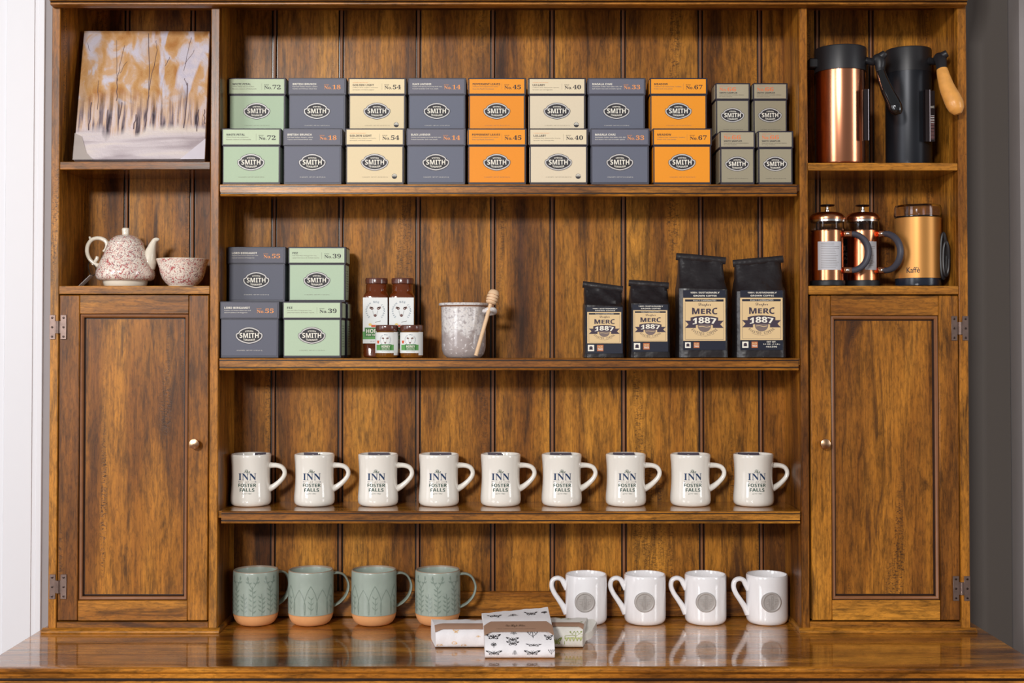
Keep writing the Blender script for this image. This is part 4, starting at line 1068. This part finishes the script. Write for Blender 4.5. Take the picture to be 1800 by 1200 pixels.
    qx = nx0 + nw * .07 + s1 * 1.3
    m.quadgrid(qx, qx + s1, zz - s1, zz, N1, OR2, 1)
    m.text(bb('FAIR'), qx + s1 * .1, qx + s1 * .9, zz - s1 * .45, zz - s1 * .15, N2, KR); m.text(bb('TRADE'), qx + s1 * .1, qx + s1 * .9, zz - s1 * .85, zz - s1 * .55, N2, ECREAM)
    m.build('fair_trade_mark', l0); m = MB()
    if extra:
        for j, tx in enumerate(('NET WT.', '16 OZ. (1 LB.)', '453.59G')):
            hw = (.11, .20, .13)[j]
            m.text(bb(tx), nx0 + nw * (.73 - hw), nx0 + nw * (.73 + hw), kz0 - .0045 - j * .0042, kz0 - .0020 - j * .0042, N1, ECREAM)
    if extra: m.build('weight_lettering', l0)
coffee_bag((1026, 1097.5, 629), 494, 503, (1030.6, 1094.5, 540, 621.6), (1032.2, 1091.9, 548.6, 603.8), 'short black coffee bag with yellowish label, first from the honey pot', small=True)
coffee_bag((1108, 1179.5, 629), 491.5, 496.5, (1111.5, 1174.5, 535.5, 618.6), (1113, 1173, 545.5, 600.6), 'short black coffee bag beside the two tall bags', small=True)
coffee_bag((1192.5, 1281.5, 629), 444.5, 452, (1200.8, 1275.4, 510.5, 615.5), (1200.6, 1275.2, 524, 599.4), 'tall black coffee bag standing between a short bag and another tall bag')
coffee_bag((1294, 1384, 629), 457, 449, (1301.2, 1376, 510.5, 615.5), (1300.8, 1375.7, 523.6, 598), 'tall black coffee bag with net weight text, nearest the right side panel', extra=True)

# ------------------------------------------------------------------ carafes
COP = mat('polished_copper', (224, 150, 112), .22, 1, var=.02); BLK = mat('matte_black', (34, 33, 36), .42, var=.05); BLG = mat('gloss_black', (16, 16, 18), .12, coat=1)
BLK2 = mat('satin_black_steel', (34, 36, 42), .38, .4)
HW = wood('turned_ash', 2, tone=1.0)
ASH = mat('ash_wood', (224, 158, 80), .4, coat=.3, var=.25, vscale=90)
def carafe(px, y, rc, rb, ztop, pyt, pyc, body_m, lb, hand, grip_m, spout, card):
    O = P(px, 283, y); r = thing('carafe', (O.x, y, ZR1), lb, 'carafe'); k = (DIST + y) / DIST * .001
    zt = Z(pyt, y) - ZR1; zc = Z(pyc, y) - ZR1; rc *= k; rb *= k
    m = MB(); m.lathe([(0, 0), (rb * .92, 0), (rb * .97, .002), (rb, .006), (rb, zc)], body_m, 56, ms=[BLK, BLK, body_m, body_m] if body_m is BLK2 else None); m.build('body', r)
    m = MB(); m.lathe([(rc * .9, zc - .0008), (rc, zc), (rc, zt - .003), (rc * .985, zt - .0008), (rc * .95, zt), (rc * .80, zt - .0005), (rc * .78, zt - .004), (0, zt - .004)], BLK, 56); m.build('collar', r)
    q = lambda a: tuple(P(*a) - Vector((O.x, y, ZR1)))
    m = MB(); m.tube([q(a[:3]) for a in hand[0]], [a[3] for a in hand[0]], BLK, 16, 4)
    m.tube([q(a[:3]) for a in hand[2]], [a[3] for a in hand[2]], BLK, 12, 3); m.build('handle_joint', r)
    m = MB(); m.tube([q(a[:3]) for a in hand[1]], [a[3] for a in hand[1]], grip_m, 20, 5); m.build('handle_grip', r)
    if spout:
        m = MB(); a, c = q((spout[0], spout[1], y)), q((spout[2], spout[3], y)); m.box(a[0], c[0], -.012, .012, c[2], a[2], BLK, .002); m.build('spout', r)
    return r
r1 = carafe(1478, .062, 45.0, 43.0, 0, 87, 129, COP, 'copper and black insulated carafe with a glossy black handle', (
    [(1519, 107, .048, .0085), (1527, 108, .042, .0062), (1535, 109, .036, .0070), (1543, 105, .030, .0108), (1547, 110, .026, .0100), (1547, 121, .024, .0080), (1548.5, 127, .022, .0076)],
    [(1548, 126, .022, .0078), (1552, 140, .018, .0092), (1560, 160, .012, .0108), (1569, 178, .006, .0120), (1574, 189, .002, .0124), (1577, 196, .000, .0104), (1579, 202, 0, .005)],
    [(1545, 104, .029, .0095), (1552, 97.5, .025, .0072), (1556, 94, .024, .0060)]), BLG, (1419.5, 121.5, 1436, 105), True)
r2 = carafe(1597.5, .084, 39.8, 39.5, 0, 89, 131, BLK2, 'black insulated carafe with a pale wooden handle, in the upper right compartment', (
    [(1632, 108, .060, .0085), (1638, 108, .050, .0062), (1645, 108, .036, .0066), (1651, 103, .022, .0104), (1654, 108, .012, .0102), (1655, 118, .004, .0090), (1656, 124, .001, .0092)],
    [(1656, 123, .001, .0096), (1659, 136, -.004, .0112), (1665, 155, -.010, .0132), (1673, 172, -.017, .0150), (1678, 183, -.021, .0154), (1681.5, 193, -.023, .0130), (1684, 201, -.024, .0060)],
    [(1653, 103, .020, .0092), (1660, 97, .012, .0072), (1665, 94, .009, .0060)]), ASH, None, True)
PIC = mat('printed_picture', (120, 84, 84), .4, var=.6, vscale=160)
for r_, px, yy, py0, py1 in ((r1, 1526, .014, 157, 247), (r2, 1634, .036, 158, 249)):
    a = P(px, py1, yy) - r_.location; hgt = (P(px, py0, yy) - P(px, py1, yy)).z; ax, ay, az = a
    m = MB(); m.box(ax - .008, ax + .0006, ay, ay + .0009, az, az + hgt, mat('dark_card', (28, 18, 20), .35), 0)
    m.box(ax + .0006, ax + .0016, ay - .0002, ay + .0011, az, az + hgt, mat('card_edge_white', (190, 182, 190), .5), 0)
    m.box(ax - .008, ax - .0072, ay, ay + .010, az, az + hgt, MATS['dark_card'], 0)
    if px > 1600: m.box(ax + .0016, ax + .0100, ay + .0006, ay + .0015, az, az + hgt * .98, MATS['dark_card'], 0)
    cd = m.build('hang_card', r_)
    if px > 1600:
        m = MB()
        for k in range(22): m.box(ax + .0024, ax + .0088, ay + .0002, ay + .0007, az + .004 + k * .0020, az + .004 + k * .0020 + (.0012 if k % 3 else .0006), LABW if k > 14 and k % 2 else PIC, 0)
        m.text('01134 8.5 OZ', ax + .0024, ax + .0088, az + .060, az + .064, plane(ay + .0002), ECREAM)
        m.build('barcode', cd)

# ------------------------------------------------------------------ french presses and grinder
CLR = mat('clear_glass', (250, 252, 255), .02, trans=1, ior=1.2, var=0); SIL = mat('bright_steel', (210, 208, 206), .2, 1)
COP2 = mat('brushed_copper', (214, 146, 106), .24, 1, var=.04); DGR = mat('dark_grey_handle', (66, 66, 76), .5)
def press(px, y, lb, rk, second):
    O = P(px, 500, y); r = thing('french_press', (O.x, y, ZM), lb, 'coffee press', 'copper french presses on the right middle shelf'); k = (DIST + y) / DIST * .001 * rk
    h = lambda py: Z(py, y) - ZM
    z = [0, h(494), h(406), h(391.5), h(387.5), h(375)]
    m = MB(); m.lathe([(0, 0), (27.5 * k, 0), (30 * k, .002), (30.3 * k, .008), (29.2 * k, z[1]), (0, z[1])], mat('black_rubber', (22, 22, 27), .5), 48); m.build('base', r)
    m = MB(); m.lathe([(27.6 * k, z[1] + .0004), (27.6 * k, z[2]), (27.2 * k, z[2])], COP2, 48); m.build('copper_sleeve', r)
    m = MB(); m.lathe([(27.0 * k, z[2] - .004), (28.6 * k, z[2] + .0004), (28.6 * k, z[3] + .0005), (27.6 * k, z[3] + .0005), (27.6 * k, z[2] - .001), (26.8 * k, z[2] - .003)], CLR, 48); m.build('glass', r)
    m = MB(); m.lathe([(28.2 * k, z[3]), (29.8 * k, z[3] + .0004), (29.8 * k, z[4]), (28 * k, z[4])], SIL, 48); m.build('steel_ring', r)
    m = MB(); m.lathe([(28 * k, z[4] - .0002), (30.6 * k, z[4]), (31 * k, z[4] + .003), (30 * k, z[4] + .0065), (26.5 * k, z[4] + .0105), (20 * k, z[4] + .0135), (8 * k, z[4] + .0152), (0, z[4] + .0154)], COP2, 48); m.build('dome_lid', r)
    m = MB(); zz = z[4] + .0150
    m.lathe([(4.2 * k, zz), (4.2 * k, zz + .003), (2.6 * k, zz + .0045), (2.6 * k, zz + .0085), (3.6 * k, zz + .0090)], SIL, 20)
    m.lathe([(3.6 * k, zz + .0088), (11.5 * k, zz + .0098), (13.4 * k, zz + .0112), (12.8 * k, zz + .0126), (5 * k, zz + .0134), (0, zz + .0136)], BLG, 32); m.build('plunger_knob', r)
    m = MB(); yo = -.012 if not second else -.018
    q = lambda px_, py_, yy: tuple(P(px_, py_, yy) - Vector((O.x, y, ZM)))
    dx = px - 1454
    for py_ in (411.5, 475.5):
        a = q(1481 + dx - (2 if second else 0), py_ + 5.5, y + yo); c = q(1496 + dx - (2 if second else 0), py_ - 5.5, y + yo)
        m.box(a[0], c[0], yo - .008, yo + .006, a[2], c[2], COP2, .0015)
        m.lathe([(.0028, 0), (.0028, .001), (.0018, .0018), (0, .002)], SIL, 14); nn = 14 * 4
        cx_, cz_ = (a[0] + c[0]) / 2 - .001, (a[2] + c[2]) / 2
        m.v[-nn:] = [(cx_ + v[0], yo - .008 - v[2], cz_ + v[1]) for v in m.v[-nn:]]
    m.build('bracket', r)
    m = MB(); pts = [(1493, 411.5), (1502, 412), (1513, 417), (1522, 427), (1526, 443), (1522, 459), (1513, 470), (1502, 475), (1493, 475.5)]
    f = (lambda x: x - 2 - (x - 1493) * .12) if second else (lambda x: x)
    m.tube([q(f(a) + dx, b_, y + yo - .001 - ((a - 1493) / 33 * .046 if second else 0)) for a, b_ in pts], [.0052, .0054, .0056, .0058, .0058, .0058, .0056, .0054, .0052], DGR, 14, 4, flat=1.3, up=(0, 1, 0)); m.build('handle', r)
    # instruction leaflet inside
    m = MB(); mp = cyl(28.0 * k, 0, 0, 0, 0); za, zb = h(476), h(426.5)
    x0, x1 = (-.0245, .021) if not second else (-.004, .021)
    m.quadgrid(x0, x1, za, zb, mp, mat('leaflet_paper', (196, 196, 202), .6), 12); l = m.build('leaflet', r)
    m = MB(); mp2 = cyl(28.25 * k); rnd = random.Random(2)
    for t in range(15):
        zz = zb - .003 - t * .0031
        m.quadgrid(x0 + .006, x1 - .004 - rnd.random() * .012, zz - .0005, zz, mp2, greyink, 6)
    m.build('fine_print', l)
    return r
press(1454.5, .050, 'copper and glass french press nearest the partition, with white leaflet inside', 1.0, False)
press(1517, .086, 'copper and glass french press partly behind the first one', .97, True)
a = P(1494.5, 484, .118)
c = thing('printed_card', (a.x, .116, ZM), 'dark printed card standing behind the two french presses', 'card')
m = MB(); hh = P(0, 420, .116).z - ZM; m.box(-.018, .018, 0, .001, 0, hh, mat('dark_card', (28, 18, 20), .35), 0); cb_ = m.build('card', c)
m = MB(); mp = plane(-.0003)
m.text(bs('INN'), -.013, .013, hh - .022, hh - .013, mp, ESILV); m.text(bb('FOSTER'), -.013, .013, hh - .031, hh - .026, mp, ESILV); m.text(bb('FALLS'), -.011, .011, hh - .039, hh - .034, mp, ESILV)
m.quadgrid(-.017, .017, .008, hh * .50, mp, PIC, 1); m.build('printing', cb_)
y = .062; O = P(1614, 500, y); k = (DIST + y) / DIST * .001
gr = thing('coffee_grinder', (O.x, y, ZM), 'gold cylindrical coffee grinder with smoky clear lid and black base', 'grinder')
GLD = mat('satin_gold', (196, 138, 72), .42, .55, var=.03)
h = lambda py: Z(py, y) - ZM
m = MB(); m.lathe([(0, 0), (36 * k, 0), (38.6 * k, .002), (39.2 * k, .005), (39.2 * k, h(490.5)), (0, h(490.5))], mat('blue_black_plastic', (30, 36, 48), .25), 52); m.build('base', gr)
m = MB(); m.lathe([(38.4 * k, h(490.6)), (39.4 * k, h(490)), (39.4 * k, h(385)), (38.6 * k, h(384.2)), (0, h(384.2))], GLD, 52); m.build('body', gr)
m = MB(); m.lathe([(38.8 * k, h(384)), (39.6 * k, h(383)), (39.6 * k, h(381.8)), (0, h(381.8))], BLG, 52); m.build('seal', gr)
m = MB(); m.lathe([(40.2 * k, h(381.6)), (40.6 * k, h(380)), (39.8 * k, h(366)), (38.4 * k, h(362.4)), (35 * k, h(361.6)), (0, h(361.6)), (0, h(363)), (35 * k, h(363)), (37.8 * k, h(366)), (38.6 * k, h(381.5))], mat('smoky_clear_plastic', (236, 232, 240), .03, trans=1, ior=1.3, var=0), 52); m.build('clear_lid', gr)
m = MB(); m.text('Kaffè', -.0005, .0225, h(481.5), h(472.0), cyl(39.55 * k, -.80), EDARK); m.text('Kaffè', -.0001, .0229, h(481.3), h(471.8), cyl(39.65 * k, -.80), EDARK); m.build('lettering', gr)
m = MB(); rnd = random.Random(5)
for i, (ax, az, ry) in enumerate(((1654, 445, 34), (1658.5, 450, 40), (1663, 455, 30))):
    pts = []
    for t in range(13):
        an = 2 * pi * t / 12; pts.append(tuple(P(ax + 5 * cos(an), az + ry * sin(an), .050 - .012 * i + .002 * sin(an * 2)) - Vector((O.x, y, ZM))))
    m.tube(pts, .0028, BLK, 8, 3, caps=False)
m.tube([tuple(P(1649, 494, .06) - Vector((O.x, y, ZM))), tuple(P(1653, 487, .055) - Vector((O.x, y, ZM))), tuple(P(1656, 480, .050) - Vector((O.x, y, ZM)))], .0028, BLG, 8, 3)
m.build('power_cord', gr)

# ------------------------------------------------------------------ tea towels
LIN_ = mat('white_muslin', (232, 228, 230), .85, var=.03, vscale=120, bump=.4, bscale=420, sheen=.2)
LIN2 = mat('cream_muslin', (230, 226, 218), .85, var=.03, vscale=120, bump=.4, bscale=420, sheen=.2)
KRAFT = mat('kraft_paper', (158, 124, 102), .7, var=.06)
def catmull(pts, n):
    out = []
    for i in range(len(pts) - 1):
        p0 = pts[max(i - 1, 0)]; p1 = pts[i]; p2 = pts[i + 1]; p3 = pts[min(i + 2, len(pts) - 1)]
        for j in range(n):
            t = j / n
            out.append(tuple(.5 * (2 * b1 + (c1 - a1) * t + (2 * a1 - 5 * b1 + 4 * c1 - d1) * t * t + (3 * b1 - a1 - 3 * c1 + d1) * t ** 3) for a1, b1, c1, d1 in zip(p0, p1, p2, p3)))
    out.append(pts[-1]); return out
class Towel:
    def __init__(s, L_, R_, ntop, xl, xr, rip=.0012, seed=1):
        """L_, R_: closed side profiles (y, z over the counter), first ntop points run back-top to front-bottom; xl, xr: x as function of y"""
        s.n = 4; s.L = catmull(L_, s.n); s.R = catmull(R_, s.n); s.top = (ntop - 1) * s.n; s.xl = xl; s.xr = xr; s.rip = rip; s.seed = seed
    def pt(s, u, v, off=0):
        """u 0..1 across, v 0..1 along the upper side"""
        return s.idx(u, v * s.top, off)
    def idx(s, u, f, off=0):
        f = max(0, min(f, len(s.L) - 1)); i = min(int(f), len(s.L) - 2); t = f - i
        def at(A): return (A[i][0] * (1 - t) + A[i + 1][0] * t, A[i][1] * (1 - t) + A[i + 1][1] * t)
        a, c = at(s.L), at(s.R); y = a[0] * (1 - u) + c[0] * u; z = a[1] * (1 - u) + c[1] * u
        da = (s.L[i + 1][0] - s.L[i][0], s.L[i + 1][1] - s.L[i][1]); l = sqrt(da[0] ** 2 + da[1] ** 2) or 1
        ny, nz = da[1] / l, -da[0] / l                 # outward normal for a profile running back to front over the top
        w_ = s.rip * (sin(u * 17 + s.seed + f * .35) + .6 * sin(u * 41 + s.seed * 2 + f * .2)) if f <= s.top * .96 else 0
        if z < .004 or off > .0011: w_ = 0
        x = s.xl(y) * (1 - u) + s.xr(y) * u
        return Vector((x, y + ny * (off + w_), max(z + nz * (off + w_), .0001 + max(off, 0) * .3)))
    def find(s, px, py):
        best = None
        for i in range(41):
            for j in range(61):
                u, v = i / 40, j / 60; p = s.pt(u, v); q = proj(p + Vector((0, 0, ZC)))
                d_ = (q[0] - px) ** 2 + (q[1] - py) ** 2
                if best is None or d_ < best[0]: best = (d_, u, v)
        return best[1], best[2]
    def body(s, mt, nu=28):
        m = MB(); rings = []
        for i in range(nu + 1): rings.append([s.idx(i / nu, f) for f in range(len(s.L) - 1)])
        m.loft(rings, mt); return m
def proj(p):
    d_ = Vector(p) - Vector((0, -DIST, 0))
    f = d_.y * cos(_t) + d_.z * sin(_t); u_ = -d_.y * sin(_t) + d_.z * cos(_t)
    return 900 + FPX * d_.x / f, _yc - FPX * u_ / f
def close(p): return p + [p[0]]
def xat(pxb, yb, zb, pxf, yf, zf):
    a = P(pxb, 1080, yb).x; c = P(pxf, 1150, yf).x
    a = (pxb - 900) / FPX * (DIST + yb) ; c = (pxf - 900) / FPX * (DIST + yf)
    return lambda y: a + (c - a) * (y - yb) / (yf - yb)
def towel_thing(T, mt, lb, nm='tea_towel'):
    cx = (T.xl(-.1) + T.xr(-.1)) / 2
    r = thing(nm, (cx, -.1, ZC), lb, 'towel', 'folded tea towels with kraft bands'); OFF = (-cx, .1, 0)
    T.body(mt).build('cloth', r, OFF, angle=60); return r, OFF
def band(T, v0, v1, r, OFF, u0=-.004, u1=1.004, slack=.0008):
    m = MB(); nu, nv = 26, 8; rings = []
    for i in range(nu + 1):
        u = u0 + (u1 - u0) * i / nu
        dip = .010 * (max(0, .08 - u) / .08) ** 1.0 if u < .08 else 0
        e = (T.top * .06 * max(0, (.10 - u) / .10) if u < .10 else (T.top * .06 * max(0, (u - .93) / .07) if u > .93 else 0))
        o_ = [T.idx(u, (v0 + (v1 - v0) * j / nv) * T.top + e, slack + .002) for j in range(nv + 1)]
        q_ = [T.idx(u, (v0 + (v1 - v0) * j / nv) * T.top + e, slack + .0013) for j in reversed(range(nv + 1))]
        rings.append(o_ + q_)
    m.loft(rings, KRAFT); return m.build('paper_band', r, OFF, angle=60)
# side packs
packL = close([(-.050, .033), (-.070, .035), (-.088, .035), (-.103, .0325), (-.1135, .024), (-.1165, .013), (-.1145, .003), (-.105, 0), (-.08, 0), (-.055, 0), (-.049, .006), (-.048, .020)])
TL = Towel(packL, packL, 8, xat(758.5, -.05, 0, 766.5, -.115, 0), xat(898, -.05, 0, 896, -.115, 0), .0005, 1)
rL, oL = towel_thing(TL, LIN_, 'folded white tea towel with mustard print, left one under the butterfly towel')
band(TL, .36, .50, rL, oL)
packR = close([(-.050, .036), (-.070, .037), (-.088, .036), (-.103, .0335), (-.1135, .025), (-.1165, .013), (-.1145, .003), (-.105, 0), (-.08, 0), (-.055, 0), (-.049, .006), (-.048, .020)])
TR = Towel(packR, packR, 8, xat(902, -.05, 0, 902, -.115, 0), xat(1032, -.05, 0, 1023.5, -.115, 0), .0005, 5)
rR, oR = towel_thing(TR, LIN2, 'folded white tea towel with green print, right one under the butterfly towel')
band(TR, .34, .46, rR, oR)
m = MB(); f0 = TR.xr(-.08)   # loose flap of the right towel
fl = [(-.012, -.104, .016), (.010, -.088, .022), (.021, -.058, .031), (.016, -.050, .034), (-.006, -.052, .034), (-.016, -.06, .03)]
m.add([(f0 + a, b_, c_) for a, b_, c_ in fl] + [(f0 + a, b_, c_ - .012) for a, b_, c_ in fl], [(0, 1, 2, 3, 4, 5), (11, 10, 9, 8, 7, 6)] + [(i, i + 6, (i + 1) % 6 + 6, (i + 1) % 6) for i in range(6)], LIN2)
m.build('loose_fold', rR, oR, angle=60)
# butterfly towel on top
cL = close([(-.068, .0475), (-.090, .0490), (-.120, .0475), (-.150, .0385), (-.170, .0290), (-.1825, .0190), (-.1865, .0090), (-.1830, .0012), (-.172, .0004), (-.150, .013), (-.1225, .0355), (-.100, .0405), (-.075, .0410)])
cR = close([(-.066, .0575), (-.090, .0530), (-.120, .0485), (-.150, .0390), (-.170, .0295), (-.1825, .0195), (-.1865, .0090), (-.1830, .0012), (-.172, .0004), (-.150, .013), (-.1225, .0355), (-.100, .0405), (-.075, .0430)])
TC = Towel(cL, cR, 8, xat(847, -.07, 0, 853, -.183, 0), xat(963, -.07, 0, 974.5, -.183, 0), .0004, 3)
rC, oC = towel_thing(TC, LIN_, 'white tea towel printed with black butterflies, folded on top of the other two')
bd = band(TC, .335, .485, rC, oC)
u0, v0 = TC.find(905, 1098)
m = MB(); m.text(scr('the High Fiber'), -.017, .017, -.0035, .0035, lambda a, b_: TC.pt(.46 + a / .12, .405 - b_ / .16, .0037), tint('kraft_ink', (98, 78, 64)))
m.text('organic cotton muslin tea towel made by hand', -.034, .034, -.0075, -.0060, lambda a, b_: TC.pt(.46 + a / .12, .405 - b_ / .16, .0037), tint('kraft_ink', (98, 78, 64)))
m.build('band_lettering', bd)
PRK = tint('print_black', (40, 36, 40))
def arc2(m, cx, cz, pts, mp, mt): m.flat([(cx + a, cz + b_) for a, b_ in pts], mp, mt)
def towel_print(T, items, mt, mt2, r, OFF, wd, ln):
    m = MB()
    for kind, px, py, w_, h_ in items:
        u, v = T.find(px, py)
        mp = lambda a, b_, u=u, v=v: T.pt(min(1, max(0, u + a * w_ / wd)), min(1, v - b_ * h_ / ln), .0006)
        mp2 = lambda a, b_, u=u, v=v: T.pt(min(1, max(0, u + a * w_ / wd)), min(1, v - b_ * h_ / ln), .0009)
        if kind == 'b':
            for sg in (-1, 1):
                wing = [(sg * .04, .0), (sg * .12, .22), (sg * .30, .42), (sg * .5, .5), (sg * .48, .30), (sg * .38, .10), (sg * .20, -.02)]
                m.flat(wing, mp, mt)
                wi = [(sg * .15, .10), (sg * .22, .22), (sg * .32, .30), (sg * .36, .30), (sg * .34, .20), (sg * .26, .10)]
                m.flat(wi, mp2, mt2)
                lo = [(sg * .03, -.02), (sg * .20, -.04), (sg * .32, -.14), (sg * .30, -.36), (sg * .18, -.44), (sg * .08, -.30)]
                m.flat(lo, mp, mt)
                m.flat([(sg * .09, -.10), (sg * .20, -.10), (sg * .25, -.20), (sg * .20, -.34), (sg * .12, -.26)], mp2, mt2)
                m.stroke([(sg * .02, .2), (sg * .07, .44)], .02, mp, mt)
            m.flat([(-.03, .22), (.03, .22), (.035, -.30), (0, -.42), (-.035, -.30)], mp2, mt)
        elif kind == 'p':
            m.stroke([(0, -.5), (0, .5)], .05, mp, mt)
            for t in range(6):
                z = -.35 + t * .15; l = .42 * (1 - t / 8)
                m.stroke([(0, z), (l * .7, z + .10), (l, z + .05)], .05, mp, mt); m.stroke([(0, z), (-l * .7, z + .10), (-l, z + .05)], .05, mp, mt)
        elif kind == 't':
            m.stroke([(0, -.5), (0, .2)], .06, mp, mt)
            for t in range(9):
                a = t * 2 * pi / 9; m.stroke([(0, .15), (.42 * cos(a), .18 + .34 * sin(a))], .07, mp, mt); m.stroke([(.28 * cos(a), .18 + .22 * sin(a)), (.44 * cos(a + .3), .18 + .36 * sin(a + .3))], .09, mp, mt)
        elif kind == 'f':
            m.stroke([(0, -.5), (0, 0), (0, .3)], .04, mp, mt)
            for sg in (-1, 1):
                m.stroke([(0, -.3), (sg * .25, .0), (sg * .38, .25)], .035, mp, mt); m.stroke([(sg * .25, 0), (sg * .12, .3)], .035, mp, mt)
                m.flat([(sg * .34, .22), (sg * .46, .34), (sg * .38, .46), (sg * .30, .34)], mp, mt); m.flat([(sg * .08, .28), (sg * .18, .34), (sg * .12, .46), (sg * .05, .38)], mp, mt)
        elif kind == 'o':
            pts = [(.4 * cos(t * pi / 6), .4 * sin(t * pi / 6)) for t in range(13)]; m.stroke(pts, .10, mp, mt)
            m.stroke([(a * .5 + .3, b_ * .5 - .1) for a, b_ in pts], .08, mp, mt)
        elif kind == 'z':
            m.stroke([(-.5, .4), (.5, .5)], .04, mp, mt); m.stroke([(-.5, .2), (.5, .3)], .03, mp, mt)
            for t in range(5):
                a = -.5 + t * .2; m.flat([(a, .22), (a + .18, .24), (a + .09, -.15)], mp, mt2); m.stroke([(a, .22), (a + .09, -.15), (a + .18, .24)], .03, mp, mt)
            m.stroke([(-.5, .4), (-.52, -.5)], .03, mp, mt)
    return m.build('print', r, OFF, fixn=False)
B_ = .12; towel_print(TC, [('b', 868, 1083, .026, .012), ('p', 901, 1082, .022, .010), ('b', 932, 1079.5, .024, .013), ('t', 957, 1077, .012, .010),
    ('b', 867, 1120, .026, .015), ('p', 902, 1112.5, .014, .012), ('b', 902, 1123.5, .022, .012), ('b', 902, 1132, .022, .012), ('f', 937, 1116, .022, .020), ('b', 939, 1134, .027, .008), ('b', 964, 1121, .015, .015),
    ('t', 866.5, 1134, .011, .014), ('b', 868, 1148, .028, .016), ('p', 905, 1147, .011, .015), ('b', 937, 1148, .028, .017), ('f', 968, 1146, .012, .018)], PRK, LIN_, rC, oC, .118, .155)
MUS = tint('mustard', (226, 176, 96)); OLI = tint('olive_line', (140, 152, 72)); OLL = tint('olive_light', (196, 202, 140))
towel_print(TL, [('b', 787, 1088, .020, .008), ('p', 835, 1091, .022, .006), ('b', 801, 1111, .010, .008), ('o', 800, 1130, .010, .008), ('p', 842, 1119, .012, .004), ('o', 773, 1134, .012, .006), ('o', 815, 1134, .010, .006)], MUS, LIN_, rL, oL, .135, .11)
towel_print(TR, [('p', 985, 1087, .020, .008), ('p', 998, 1088, .016, .008), ('p', 1022, 1094, .008, .006), ('z', 1008, 1124, .032, .020), ('f', 1012, 1115, .026, .014), ('b', 977, 1128, .020, .018)], OLI, OLL, rR, oR, .125, .11)

# ------------------------------------------------------------------ raise everything so that the floor is at zero
for o in COL.objects:
    if o.parent is None:
        o.location.z += EYE
        if o.get('category') and o.name not in ('hutch', 'sideboard'): o.location.z += .0005
